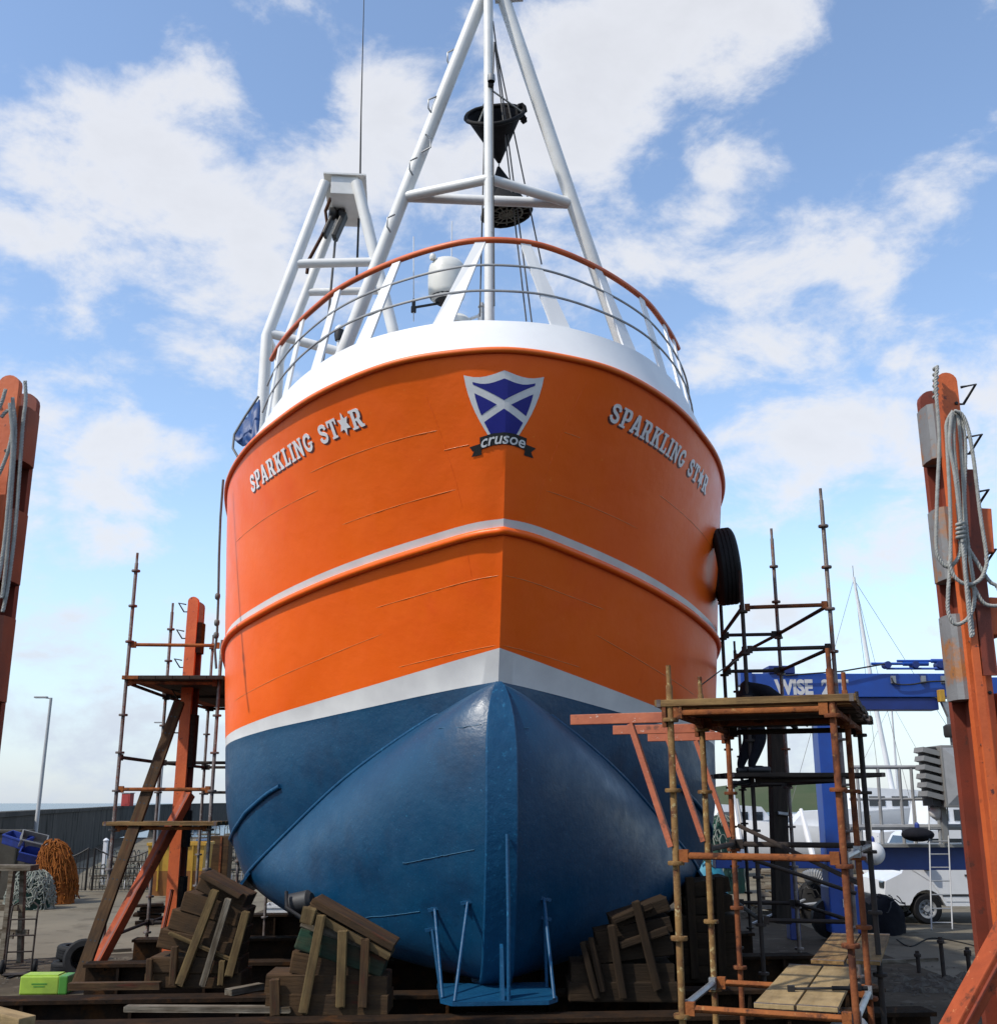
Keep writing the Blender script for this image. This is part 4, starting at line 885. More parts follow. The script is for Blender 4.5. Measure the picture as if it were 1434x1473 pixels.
# --- tower beside the forefoot
RZ = R(-21.2); tA = empty('scaffold_tower', (1.26, 8.1, 0), RZ, 'rusty scaffold tower with orange brackets beside the blue forefoot', 'scaffold')
CUP = [.29 + .5 * i for i in range(8)]
PA = {'A': (0, 0), 'C': (1.145, 0), 'D': (1.16, 1.2), 'E': (1.18, 2.45), 'F': (0, 1.2), 'G': (0, 2.45)}
for k, zt, mt in (('A', 3.69, 'pole_yellow'), ('C', 3.76, 'pole_rust'), ('D', 3.72, 'pole_rust'), ('E', 3.68, 'pole_dark'), ('F', 3.73, 'pole_yellow'), ('G', 3.6, 'pole_rust')): standard(tA, *PA[k], .02, zt, mt, CUP)
for k in PA: m = MB(); m.box((*PA[k], .01), (.15, .15, .012)); m.build('base_plate', M['pole_rust'], tA)
def led(a, c, z, mt): ledger(tA, (*PA[a], z), (*PA[c], z), mt)
for z, mt in ((1.34, 'rust_flat'), (2.34, 'rust_flat'), (.34, 'rust_flat')): led('A', 'C', z, mt)
led('F', 'D', 1.34, 'rust_flat'); led('F', 'D', 3.34, 'pole_rust'); led('G', 'E', 2.34, 'pole_dark'); led('G', 'E', 3.34, 'pole_dark'); led('A', 'C', 3.34, 'rust_flat')
led('A', 'F', 1.34, 'steel'); led('C', 'D', 1.34, 'steel'); led('D', 'E', 2.34, 'pole_grey'); led('C', 'D', 2.34, 'steel'); led('C', 'D', 3.34, 'pole_rust'); led('D', 'E', 3.34, 'pole_rust'); led('A', 'F', 3.34, 'pole_rust'); led('F', 'G', 3.34, 'pole_rust'); led('F', 'G', 2.34, 'pole_dark')
ledger(tA, (.05, 2.5, 2.5), (1.15, 1.25, 2.1), 'pole_dark', .02, 'diagonal_brace', False)
for (k, dz) in (('A', 0), ('F', -.005), ('G', 0)):
    x, y = PA[k]; br = empty('hop_up_bracket', (0, 0, 0)); br.parent = tA
    m = MB(); m.box((-.40, y, 3.31 + dz), (.72, .05, .075), bev=.004); m.build('bracket_arm', M['bracket'], br)
    m = MB(); m.beam((-.30, y, 3.27 + dz), (-.03, y, 2.40), .04, .06, (0, 1, 0)); m.build('bracket_strut', M['bracket'], br)
    m = MB(); m.box((-.04, y, 3.31 + dz), (.03, .07, .14)); m.build('bracket_hook', M['pole_rust'], br)
TX = Matrix.Translation((1.26, 8.1, 0)) @ Matrix.Rotation(RZ, 4, 'Z')
for i in range(10):
    board(TX @ Vector((.60 + random.uniform(-.02, .02), .08 + i * .262, 3.41 + random.uniform(0, .004))), 1.36 + random.uniform(0, .08), .228, .05, RZ + random.uniform(-.008, .008), 'board' if i < 2 else 'board_dark', 'brown scaffold board on the top lift of the rusty tower', 'boards on the rusty tower top')
for i, (a0, b0, L, z, mt, tl) in enumerate(((.62, 1.0, 2.0, 1.385, 'ply', 0), (.90, 1.0, 2.0, 1.388, 'ply', 0), (.80, 3.0, 2.1, 1.43, 'board', 0), (1.08, 3.05, 2.1, 1.435, 'board', 0))):
    p = TX @ Vector((a0, b0, z)); o = board(p, L, .262, .028, RZ + R(90), mt, ('pale plywood board on the low ledgers under the nozzle of the spray lance', 'pale plywood board on the low ledgers under the handle of the spray lance', 'darker brown board behind the plywood, closer to the ochre poles', 'darker brown board behind the plywood, closer to the rusty poles')[i], 'pale boards on the low lift' if i < 2 else 'darker boards on the low lift')
# spray lance on the plywood
lp = TX @ Vector((.80, .62, 1.42)); la = empty('spray_lance', lp, R(0), 'black spray lance lying across the pale plywood boards', 'tool')
m = MB(); m.tube([(-.12, 0, 0), (.28, -.01, .004)], .009, 8); m.build('barrel', M['dark'], la, 60)
m = MB(); m.box((-.14, 0, 0), (.05, .03, .045), bev=.005); m.build('nozzle', M['black'], la)
m = MB(); m.tube([(.15, -.01, .004), (.40, -.015, .004)], .016, 8); m.box((.33, -.015, .012), (.05, .05, .05), bev=.008); m.build('handle', M['rubber'], la, 40)
# --- tower along the port side
tB = empty('scaffold_tower', (2.9, 12.8, 0), 0, 'dark scaffold tower beside the tyre fender with guard rails', 'scaffold')
PB = {'I1': (0, 0), 'O1': (.98, -.2), 'O2': (.95, 2.1), 'O3': (.86, 4.5), 'I2': (.20, 2.2), 'M1': (.10, -.1)}
for k, zt, mt in (('I1', 5.4, 'pole_dark'), ('O1', 6.37, 'pole_grey'), ('O2', 6.45, 'pole_grey'), ('O3', 5.2, 'pole_dark'), ('I2', 5.6, 'pole_dark')): standard(tB, *PB[k], .02, zt, mt, [.4 + .5 * i for i in range(13)])
def ledb(a, c, z, mt='pole_dark'): ledger(tB, (*PB[a], z), (*PB[c], z), mt)
for z in (4.95,): ledb('I1', 'O1', z, 'pole_rust'); ledb('I2', 'O2', z); ledb('O1', 'O2', z); ledb('O2', 'O3', z)
for z in (4.45, 2.95, 1.45): ledb('I1', 'O1', z); ledb('O1', 'O2', z); ledb('I2', 'O2', z); ledb('I1', 'I2', z)
ledb('I1', 'I2', 4.95); ledb('O2', 'O3', 2.95); ledb('I2', 'O2', 2.0)
ledger(tB, (-.1, -.25, 2.1), (1.0, -.25, 1.75), 'pole_dark', .022, 'diagonal_brace', False)
m = MB(); m.tube([(-.0, 0, 4.4), (-.3, .1, 4.2), (-.5, .3, 4.05)], .008, 5); m.build('tie_wire', M['wire'], tB, 60)
for i in range(5): board((3.45 + random.uniform(-.03, .03), 12.66 + i * .24, 3.01), 1.75, .225, .045, R(1), 'board_dark', 'dark board the stooping worker stands on', 'boards under the worker')
# --- tower on the sunlit side
tC = empty('scaffold_tower', (-5.1, 15, 0), 0, 'grey scaffold tower on the sunlit side of the hull around an orange arm', 'scaffold')
PC = {'O1': (0, 0), 'O2': (-.08, 2.1), 'O3': (.02, 4.3), 'I1': (1.25, .1), 'I2': (1.2, 2.1), 'I3': (1.2, 4.3)}
for k, zt, mt in (('O1', 6.12, 'pole_grey'), ('O2', 5.78, 'pole_grey'), ('O3', 5.6, 'pole_grey'), ('I1', 4.9, 'pole_grey'), ('I2', 4.6, 'pole_grey'), ('I3', 4.6, 'pole_grey')): standard(tC, *PC[k], .02, zt, mt, [.36 + .5 * i for i in range(12)])
def ledc(a, c, z, mt='pole_grey'): ledger(tC, (*PC[a], z), (*PC[c], z), mt)
for z in (4.82, 4.30, 2.88, 2.38): ledc('O1', 'I1', z, 'rust_flat' if z != 4.30 else 'pole_rust')
for z in (4.30, 3.3, 1.0): ledc('O1', 'O2', z, 'pole_dark'); ledc('O2', 'O3', z, 'pole_dark'); ledc('O2', 'I2', z, 'pole_dark')
for z in (4.30, 3.3, 2.88): ledc('O3', 'I3', z, 'pole_dark')
ledc('O1', 'O2', 2.38, 'rust_flat')
for i in range(6): board((-5.02 + i * .232, 17.15, 4.36), 4.5, .225, .05, R(90), 'rust_flat' if i == 0 else 'board_dark', 'long rusty brown board on the high lift around the orange arm', 'high boards around the orange arm')
for i in range(3): board((-4.45, 14.98 + i * .24, 2.44), 1.5, .225, .05, R(1), 'board', 'short brown board on the low lift around the orange arm', 'low boards around the orange arm')
# timber prop leaning through the left scaffold
tp_ = empty('timber_prop', at(112, 1418, 14.2), 0, 'long old timber prop with bolt holes leaning on the orange arm', 'timber prop'); o0 = tp_.location.copy()
a, b_ = Vector((0, 0, 0)), at(258, 1010, 15.6) - o0
m = MB(); m.box((0, 0, 0), ((b_ - a).length, .075, .15), bev=.008); o = m.build('spar', M['timber'], tp_); dx_ = (b_ - a).normalized(); zz_ = dx_.cross(Vector((0, 1, 0))).normalized(); o.matrix_local = Matrix.Translation((a + b_) / 2) @ Matrix((dx_, zz_.cross(dx_), zz_)).transposed().to_4x4()
for i in range(1, 15):
    p = a.lerp(b_, i / 15); d = (b_ - a).normalized()
    for s in (-1, 1): m = MB(); m.lathe([(0, -.012), (.013, -.012), (.013, .006), (0, .006)], p + Vector((0, -.036, .0)) + d.cross(Vector((0, 1, 0))) * .03 * s + d * .02, (0, -1, .1), 8); m.build('bolt', M['dark'], tp_)

# ================================================================== timber cribs
def crib(name, loc, label, rows):
    r = empty(name, loc, 0, label, 'timber crib'); o0 = Vector(loc)
    for (nm, x0, y0, x1, y1, hpx, Y, dep, mt) in rows:
        a, b_ = at(x0, y0, Y), at(x1, y1, Y); h = hpx / FPX * (Y * .966 - .3); d = (b_ - a); L = d.length; d.normalize()
        m = MB(); m.box((0, 0, 0), (L, dep, h), bev=.012)
        for k_, v in enumerate(m.v): m.v[k_] = (v[0] + random.uniform(-.006, .006), v[1] + random.uniform(-.003, .003), v[2] + random.uniform(-.005, .005))
        o = m.build(nm, M[mt], r); yv = Vector((0, 1, 0)); zv = d.cross(yv).normalized()
        o.matrix_local = Matrix.Translation((a + b_) / 2 - o0 + Vector((0, dep / 2, 0))) @ Matrix((d, zv.cross(d), zv)).transposed().to_4x4()
    return r
Y1 = 12.0
crib('timber_crib', at(275, 1420, Y1), 'leaning crib of brown timbers with pale slanting cleats below the sunlit bilge',
     [('timber', 208, 1411, 347, 1411, 21, Y1 + .02, .5, 'timber'), ('timber', 214, 1389, 343, 1391, 21, Y1 + .0, .5, 'timber'), ('timber', 228, 1350, 343, 1374, 27, Y1 + .03, .45, 'timber'), ('timber', 244, 1322, 348, 1350, 27, Y1 + .05, .45, 'timber'),
      ('timber', 262, 1296, 352, 1322, 26, Y1 + .04, .45, 'timber'), ('timber', 286, 1268, 352, 1300, 24, Y1 + .06, .45, 'timber'), ('batten', 242, 1343, 331, 1381, 5, Y1 - .05, .06, 'timber_lt'), ('batten', 288, 1259, 345, 1291, 8, Y1 - .06, .5, 'timber'),
      ('cleat', 309, 1281, 257, 1419, 12, Y1 - .07, .06, 'timber_lt'), ('cleat', 328, 1293, 290, 1420, 9, Y1 - .09, .06, 'timber_wh'), ('cleat', 354, 1312, 328, 1406, 11, Y1 - .07, .06, 'timber_lt'),
      ('cleat', 251, 1362, 247, 1419, 10, Y1 - .065, .05, 'timber'), ('cleat', 319, 1382, 316, 1419, 8, Y1 - .065, .05, 'timber_lt'), ('cleat', 214, 1380, 213, 1421, 9, Y1 - .065, .05, 'timber')])
Y2 = 10.6
crib('timber_crib', at(470, 1458, Y2), 'crib of green and red stained timbers wedged under the forefoot',
     [('timber', 381, 1446, 558, 1448, 29, Y2, .5, 'timber'), ('timber', 381, 1417, 556, 1420, 27, Y2 + .02, .5, 'timber'), ('timber', 418, 1384, 536, 1404, 28, Y2 + .04, .4, 'timber'), ('timber', 428, 1350, 552, 1392, 29, Y2 + .03, .4, 'timber_gr'),
      ('timber', 436, 1322, 556, 1376, 24, Y2 + .05, .4, 'timber_wh'), ('batten', 438, 1310, 560, 1378, 10, Y2 - .02, .45, 'timber_lt'), ('bilge_pad', 448, 1297, 566, 1364, 11, Y2 + .0, .5, 'timber'),
      ('cleat', 462, 1317, 435, 1459, 13, Y2 - .07, .06, 'timber_lt'), ('cleat', 493, 1339, 489, 1451, 13, Y2 - .07, .06, 'timber_lt'), ('cleat', 525, 1351, 521, 1451, 12, Y2 - .075, .06, 'timber'), ('cleat', 395, 1409, 395, 1463, 14, Y2 - .06, .05, 'timber'), ('cleat', 446, 1306, 440, 1330, 20, Y2 - .065, .05, 'timber_lt')])
Y3 = 11.2
crib('timber_crib', at(900, 1440, Y3), 'crib of timbers coloured dark for shade behind the ochre scaffold pole',
     [('timber', 818, 1428, 975, 1428, 26, Y3, .5, 'timber_shade'), ('timber', 822, 1401, 970, 1401, 26, Y3 + .02, .5, 'timber_shade'), ('timber', 842, 1376, 968, 1360, 26, Y3 + .03, .4, 'timber_shade'), ('timber', 858, 1352, 966, 1330, 22, Y3 + .03, .4, 'timber_shade'), ('timber', 880, 1328, 962, 1300, 18, Y3 + .03, .4, 'timber_shade'),
      ('batten', 882, 1326, 938, 1303, 10, Y3 - .05, .06, 'timber_shade'), ('batten', 891, 1362, 961, 1338, 10, Y3 - .05, .06, 'timber_shade'), ('cleat', 914, 1297, 947, 1426, 12, Y3 - .08, .06, 'timber_shade'), ('cleat', 879, 1332, 897, 1438, 11, Y3 - .08, .06, 'timber_shade'), ('cleat', 850, 1350, 868, 1428, 8, Y3 - .07, .06, 'timber_shade'), ('cleat', 838, 1356, 859, 1438, 8, Y3 - .07, .06, 'timber_shade')])
crib('timber_crib', at(1010, 1400, 13.4), 'tall crib of timbers coloured dark for shade under the bilge beside the rusty tower',
     [('timber', 975, 1330 + 24 * i, 1062, 1330 + 24 * i, 23, 13.4 + .01 * (i % 2), .6, 'timber_shade') for i in range(4)] + [('cleat', 992, 1262, 1000, 1410, 12, 13.32, .06, 'timber_shade'), ('cleat', 1035, 1262, 1040, 1410, 12, 13.32, .06, 'timber_shade'), ('timber', 985, 1306, 1055, 1300, 23, 13.4, .6, 'timber_shade'), ('timber', 992, 1282, 1050, 1272, 20, 13.4, .6, 'timber_shade')])
crib('timber_post', at(1128, 1330, 16.5), 'thick dark timber post rising behind the stooping worker', [('shaft', 1118, 1014, 1128, 1330, 22, 16.5, .26, 'board_dark'), ('strap', 1119, 1170, 1136, 1172, 5, 16.45, .3, 'steel')])

# offcuts, wedges and a cable left on the carriage and around it
def offcut(px, py, z, L, w, h, rz, mt, label, tilt=0.0):
    p = gp(px, py, z); o = empty('timber_offcut', p + Vector((0, 0, h / 2)), rz, label, 'timber'); o.rotation_euler = (0, tilt, rz)
    m = MB(); m.box((0, 0, 0), (L, w, h), bev=.006); m.v = [(v[0] + random.uniform(-.008, .008), v[1] + random.uniform(-.004, .004), v[2]) for v in m.v]; m.build('baulk', M[mt], o)
for a_ in ((165, 1424, .885, .9, .10, .07, .06, 'timber', 'short brown baulk lying on the carriage beam beside the lime box'), (300, 1456, .885, 1.5, .12, .05, -.03, 'timber_wh', 'long pale flaked plank lying flat on the front carriage beam'), (352, 1428, .885, .45, .10, .06, 1.0, 'timber_wh', 'weathered wedge between the two leaning cribs'), (140, 1372, 0, 1.2, .14, .06, .5, 'timber_wh', 'grey plank lying on the dirt beside the tyres'), (1300, 1385, 0, 1.3, .15, .06, .25, 'timber_wh', 'grey plank lying in the rubble beside the steel pins'), ): offcut(*a_)
rope_thing('air_hose', smooth_pts([gp(x, y, .015) for x, y in ((10, 1408), (50, 1398), (90, 1410), (130, 1388), (180, 1384), (215, 1372), (235, 1380))]), .014, 'rubber', 'black air hose snaking over the dirt past the tyres', 'hose')
rope_thing('air_hose', smooth_pts([gp(x, y, .015) for x, y in ((1434, 1372), (1390, 1358), (1340, 1350), (1310, 1362), (1290, 1352))]), .014, 'rubber', 'black air hose lying across the quay apron by the ladder', 'hose')

# ================================================================== the stooping worker
def skin_mesh(name, chains, mt, parent, sub=2):
    vs, es, rs = [], [], []
    idx = {}
    for ch in chains:
        prev = None
        for (p, r) in ch:
            key = tuple(round(c, 4) for c in p)
            if key not in idx: idx[key] = len(vs); vs.append(p); rs.append(r)
            i = idx[key]
            if prev is not None and prev != i: es.append((prev, i))
            prev = i
    me = bpy.data.meshes.new(name); me.from_pydata(vs, es, []); o = bpy.data.objects.new(name, me); C.objects.link(o)
    o.modifiers.new('skin', 'SKIN'); s_ = o.modifiers.new('sub', 'SUBSURF'); s_.levels = s_.render_levels = sub
    lay = me.skin_vertices[0].data if me.skin_vertices else None
    for i, r in enumerate(rs): lay[i].radius = (r, r); lay[i].use_root = (i == 0)
    dg = bpy.context.evaluated_depsgraph_get(); dg.update(); me2 = bpy.data.meshes.new_from_object(o.evaluated_get(dg))
    bpy.data.objects.remove(o); me2.materials.append(mt)
    for p in me2.polygons: p.use_smooth = True
    o2 = bpy.data.objects.new(name, me2); C.objects.link(o2); o2.parent = parent; return o2
pw = at(1082, 1108, 12.95); pw.z = 3.036
per = empty('person', pw, 0, 'person in dark work clothes stooping on the scaffold and reaching down', 'person')
hip, chest, neck = (-.06, 0, .80), (.14, -.02, .99), (.26, -.03, .90)
body = [[(hip, .15), ((.05, -.01, .93), .16), (chest, .17), (neck, .075), ((.31, -.03, .83), .06)],
        [(hip, .15), ((-.06, -.11, .74), .11), ((.10, -.15, .42), .085), ((-.04, -.15, .10), .055), ((-.03, -.15, .045), .05), ((.12, -.16, .04), .04)],
        [(hip, .15), ((-.06, .11, .74), .11), ((.04, .15, .42), .085), ((-.10, .15, .10), .055), ((-.09, .15, .045), .05), ((.06, .16, .04), .04)],
        [(chest, .17), ((.17, -.19, .93), .075), ((.36, -.22, .80), .055), ((.50, -.16, .66), .042), ((.55, -.14, .62), .03)],
        [(chest, .17), ((.17, .17, .93), .075), ((.32, .20, .72), .055), ((.48, .15, .60), .042), ((.53, .14, .56), .03)]]
skin_mesh('body', body, M['denim'], per)
hb = MB(); hc = Vector((.37, -.03, .77)); n_ = 14
hb.lathe([(0, -.115), (.045, -.11), (.07, -.075), (.083, -.02), (.088, .03), (.08, .08), (.05, .112), (0, .12)], hc, (-.55, 0, .83), 16)
hd = hb.build('head', M['skin'], per, 60)
m = MB(); m.lathe([(.093, .0), (.094, .04), (.086, .085), (.054, .12), (0, .13)], hc, (-.55, 0, .83), 16); m.lathe([(.09, 0), (.1, -.005), (.1, .03), (.092, .035)], hc, (-.55, 0, .83), 16); m.build('beanie', M['black'], hd, 60)
m = MB(); fd = Vector((.83, 0, .55)); m.lathe([(.018, 0), (.012, .02), (0, .03)], hc + fd * .078 + Vector((-.0, 0, -.02)), fd, 8); m.build('nose', M['skin'], hd, 60)
for s in (-1, 1):
    m = MB(); m.lathe([(0, -.008), (.011, 0), (0, .008)], hc + fd * .078 + Vector((.0, s * .032, .005)), fd, 8); m.build('eye', M['dark'], hd)
    m = MB(); m.lathe([(0, -.012), (.026, -.004), (.026, .006), (0, .01)], hc + Vector((0, s * .086, 0)), (0, s, 0), 10); m.build('ear', M['skin'], hd, 60)
for (w_, s) in ((Vector((.55, -.14, .62)), -1), (Vector((.53, .14, .56)), 1)):
    d = Vector((.75, 0, -.66)); sd = Vector((0, 1, 0)); ch = [[(tuple(w_ - d * .03), .026), (tuple(w_ + d * .04), .034), (tuple(w_ + d * .075), .030)]]
    for k, L in enumerate((.062, .072, .068, .052)):
        b0 = w_ + d * .07 + sd * (k - 1.5) * .019; ch.append([(tuple(w_ + d * .04), .034), (tuple(b0), .010), (tuple(b0 + d * L * .5), .009), (tuple(b0 + d * L * .8 + Vector((-.012, 0, -.02))), .008)])
    b0 = w_ + d * .02 + sd * s * -.03; ch.append([(tuple(w_ + d * .04), .034), (tuple(b0 + sd * s * -.012 + d * .02), .011), (tuple(b0 + sd * s * -.022 + d * .055), .009)])
    skin_mesh('hand', ch, M['rubber'], per, 1)
for y, x in ((-.15, .02), (.15, -.04)):
    m = MB(); m.box((x + .02, y, .035), (.27, .10, .075), bev=.03); m.build('boot', M['black'], per, 60)

# ================================================================== yard on the sunlit side
def slatbox(root, w, d, h, mt, rim=True, t_=.02):
    for nm, c, s in (('base', (0, 0, t_ / 2), (w, d, t_)), ('end_panel', (-w / 2 + t_ / 2, 0, h / 2), (t_, d, h)), ('end_panel', (w / 2 - t_ / 2, 0, h / 2), (t_, d, h)), ('side_panel', (0, -d / 2 + t_ / 2, h / 2), (w - 2 * t_, t_, h - .004)), ('side_panel', (0, d / 2 - t_ / 2, h / 2), (w - 2 * t_, t_, h - .004))):
        m = MB(); m.box(c, s); m.build(nm, M[mt], root)
    if rim:
        m = MB()
        for c, s in (((0, -d / 2 - .008, h - .03), (w + .03, .018, .04)), ((0, d / 2 + .008, h - .03), (w + .03, .018, .04)), ((-w / 2 - .008, 0, h - .03), (.018, d, .036)), ((w / 2 + .008, 0, h - .03), (.018, d, .036))): m.box(c, s)
        m.build('rim', M[mt], root)
p = gp(67, 1429); lb = empty('fish_box', p, R(3), 'lime green plastic box with a darker green end by the carriage beam', 'box')
m = MB(); m.box((-.06, 0, .13), (.56, .36, .25), bev=.02); m.build('tub', M['lime'], lb); m = MB(); m.box((.28, 0, .13), (.13, .365, .255), bev=.02); m.build('end_cap', M['lime_dk'], lb)
m = MB(); m.box((-.06, -.182, .15), (.22, .004, .018)); m.box((-.06, -.182, .115), (.16, .004, .014)); m.build('printed_mark', M['lime_dk'], lb); m = MB(); m.box((-.06, 0, .262), (.5, .30, .016)); m.build('lid', M['lime'], lb)
p = gp(101, 1402)
for i, (dx, dy, dz, ax, lab) in enumerate(((0, 0, .10, (0, 0, 1), 'worn black tyre at the bottom of the pile by the timber prop'), (.05, .05, .33, (.08, 0, 1), 'worn black tyre lying on top of the tyre pile by the timber prop'), (.32, -.35, .27, (.25, -1, .25), 'black tyre leaning upright against the tyre pile'))):
    tyre('tyre', p + Vector((dx, dy, dz)), ax, .31, .21, lab)
m_ = rope_thing('cable_loop', [gp(101, 1402) + Vector(v) for v in ((.5, -.5, .42), (.56, -.5, .5), (.62, -.5, .42), (.6, -.5, .2), (.5, -.5, .08), (.4, -.52, .02))], .018, 'buoy', 'white hose loop hooked over the leaning tyre', 'hose')
# hand truck and trestle at the frame edge
p = gp(25, 1403); ht = empty('hand_truck', p, R(15), 'rusty tubular hand truck standing beside the grey trestle', 'hand truck')
for s in (-1, 1): m = MB(); m.tube([(s * .2, 0, .05), (s * .2, .05, .9), (s * .2, .12, 1.05), (s * .12, .16, 1.1)], .016, 8); m.build('frame_tube', M['pole_dark'], ht, 60)
for z in (.1, .35, .6, .85): m = MB(); m.tube([(-.2, .02, z), (.2, .02, z)], .013, 6); m.build('cross_bar', M['pole_dark'], ht, 60)
for s in (-1, 1): m = MB(); m.lathe([(.03, -.03), (.10, -.03), (.115, -.01), (.115, .01), (.10, .03), (.03, .03)], (s * .25, .06, .12), (1, 0, 0), 16, closed=True); m.build('wheel', M['rubber'], ht, 40)
m = MB(); m.box((0, -.12, .03), (.42, .24, .012)); m.build('toe_plate', M['pole_dark'], ht)
p = gp(-22, 1392); tr = empty('trestle', p, R(-6), 'weathered grey timber trestle at the edge of the yard', 'trestle')
for (x, y) in ((-.3, 0), (.3, 0), (-.3, .6), (.3, .6)): m = MB(); m.beam((x, y, 0), (x * .8, .3 + (y - .3) * .6, 1.55), .08, .1, (0, 1, 0)); m.build('leg', M['timber_wh'], tr)
m = MB(); m.box((0, .3, 1.6), (1.1, .3, .1), bev=.01); m.build('top_beam', M['timber_wh'], tr)
for z, y in ((.5, .05), (.95, .1), (.5, .55)): m = MB(); m.box((0, y, z), (.85, .05, .1)); m.build('cross_rail', M['timber_wh'], tr)
m = MB(); m.tube([(-.2, 0, .55), (-.05, -.05, .8), (.1, 0, .95)], .02, 6); m.build('hung_rope', M['rope'], tr)
# net and rope heaps
def heap(name, c, rx, ry, h, mt, label, cat, n, r, seed, skew=0.0, mt2=None):
    rnd = random.Random(seed); root = empty(name, c, 0, label, cat); m = MB(); rows = []
    for i in range(9):
        f = i / 8; row = []
        for k in range(19):
            a = 2 * math.pi * k / 18; q = math.cos(f * math.pi / 2) ** .7; w = 1 + .20 * math.sin(2 * a + seed) + .12 * math.sin(5 * a + seed * 2 + i * .8)
            w *= .86; row.append(Vector((rx * q * w * math.cos(a) + skew * f, ry * q * w * math.sin(a), h * .95 * math.sin(f * math.pi / 2) * (1 + .08 * math.sin(3 * a + seed)))))
        rows.append(row)
    m.grid(rows); m.build('heap_core', M[mt], root, 80); m = MB()
    for i in range(n):
        a0 = rnd.uniform(math.pi * .85, math.pi * 2.15); f0 = rnd.uniform(.1, .95); pts = []; da = rnd.uniform(-.35, .35); df = rnd.uniform(-.25, .25)
        for j in range(9):
            a = a0 + da * j * .4; f = min(.98, max(0, f0 + df * j * .28 + .05 * math.sin(j * 1.7 + i))); q = math.cos(f * math.pi / 2) ** .7; g = 1.05 + .06 * math.sin(j * 2 + i)
            pts.append(Vector((rx * q * g * math.cos(a) + skew * f, ry * q * g * math.sin(a), h * math.sin(f * math.pi / 2) * (1 + .05 * math.sin(i)) + .02)))
        m.tube(pts, r, 5)
    o = m.build('strands', M[mt2 or mt], root, 60); o['kind'] = 'stuff'; return root
heap('net_heap', gp(80, 1300), .58, .5, 1.62, 'net_o', 'tall heap of orange fishing net beside the blue crates', 'fishing net', 190, .016, 3, -.25)
heap('rope_heap', gp(42, 1308), .62, .5, .95, 'net_dk', 'heap of grey and green rope in front of the orange net', 'rope heap', 190, .017, 5, 0, 'net_g')
m_ = gp(30, 1300)
for i, (x, y, z, rz, rx, mt, lab) in enumerate(((.05, .3, 1.15, .3, .5, 'box_blue', 'blue fish crate tipped on the grey rope heap'), (-.5, .5, 1.55, -.2, .25, 'box_blue', 'dark blue fish crate at the back of the rope heap'), (-.1, .55, 1.55, .5, .7, 'grey_box', 'grey fish crate wedged between the blue crates'))):
    c = empty('fish_crate', m_ + Vector((x, y, z)), rz, lab, 'crate'); c.rotation_euler = (rx, .25, rz); slatbox(c, .72, .42, .28, mt)
# gates in front of the sea wall
def gate(x0, x1, Y, label, flip):
    r = empty('iron_gate', (x0, Y, 0), 0, label, 'gate'); W = x1 - x0; n = int(W / .115)
    top = lambda f: 1.33 - .30 * math.sin(math.pi * (f if not flip else 1 - f)) if True else 0
    for i in range(n + 1):
        f = i / n; m = MB(); m.tube([(f * W, 0, .06), (f * W, 0, top(f))], .011 if 0 < i < n else .035, 6); m.build('bar' if 0 < i < n else 'stile', M['iron'], r, 60)
    m = MB(); m.tube([(k / 20 * W, 0, top(k / 20)) for k in range(21)], .025, 6); m.build('top_rail', M['iron'], r, 60)
    for z in (.10, .72): m = MB(); m.tube([(0, 0, z), (W, 0, z)], .018, 6); m.build('rail', M['iron'], r, 60)
    return r
gate(-14.5, -12.95, 36, 'black iron gate leaf with a dipped top next to the low wall', False); gate(-12.75, -10.9, 36, 'black iron gate leaf with a dipped top next to the lobster creels', True)
p = gp(147, 1273); gpst = empty('gate_post', p, 0, 'slim white gate post between the black gate leaves', 'post'); m = MB(); m.box((0, 0, .72), (.13, .13, 1.44), bev=.01); m.build('shaft', M['boat_white'], gpst); m = MB(); m.lathe([(.1, 0), (.1, .03), (.04, .08), (0, .1)], (0, 0, 1.44), n=10); m.build('cap', M['boat_white'], gpst)
# street lamps
def lamp(x0, y0, x1, Y, label):
    b0 = at(x1, 1180, Y); top = at(x0, y0, Y); r = empty('street_lamp', (b0.x, Y, 0), 0, label, 'street lamp'); h = top.z
    m = MB(); m.tube([(0, 0, 0), (0, 0, 1.2), (.02, 0, 1.25), (.08, 0, h)], [.11, .11, .085, .055], 10); m.build('column', M['lamp'], r, 40)
    m = MB(); m.tube([(.10, 0, h - .03), (-.3, 0, h + .02)], .03, 6); m.build('bracket_arm', M['lamp'], r, 40); m = MB(); m.box((-.32, 0, h + .02), (.52, .2, .07), bev=.02); m.build('lantern', M['lamp'], r)
lamp(68, 1004, 52, 44, 'tall pale street lamp behind the low wall'); lamp(229, 1040, 226, 62, 'distant pale street lamp seen through the scaffold')
# skip, bins, creels
p = gp(256, 1287); sk = empty('skip', p, R(4), 'yellow skip with a rusty lower half behind the orange arm', 'skip')
def frust(m, w0, d0, w1, d1, z0, z1): m.add([(-w0, -d0, z0), (w0, -d0, z0), (w0, d0, z0), (-w0, d0, z0), (-w1, -d1, z1), (w1, -d1, z1), (w1, d1, z1), (-w1, d1, z1)], [(3, 2, 1, 0), (0, 1, 5, 4), (1, 2, 6, 5), (2, 3, 7, 6), (3, 0, 4, 7)])
m = MB(); frust(m, .72, .6, .80, .68, .0, .72); m.build('lower_body', M['ochre'], sk); m = MB(); frust(m, .802, .682, .84, .72, .722, 1.5); m.build('upper_body', M['yellow'], sk)
m = MB()
for c, s in (((0, -.74, 1.5), (1.76, .06, .08)), ((0, .74, 1.5), (1.76, .06, .08)), ((-.86, 0, 1.5), (.06, 1.42, .08)), ((.86, 0, 1.5), (.06, 1.42, .08))): m.box(c, s)
m.build('rim', M['yellow'], sk)
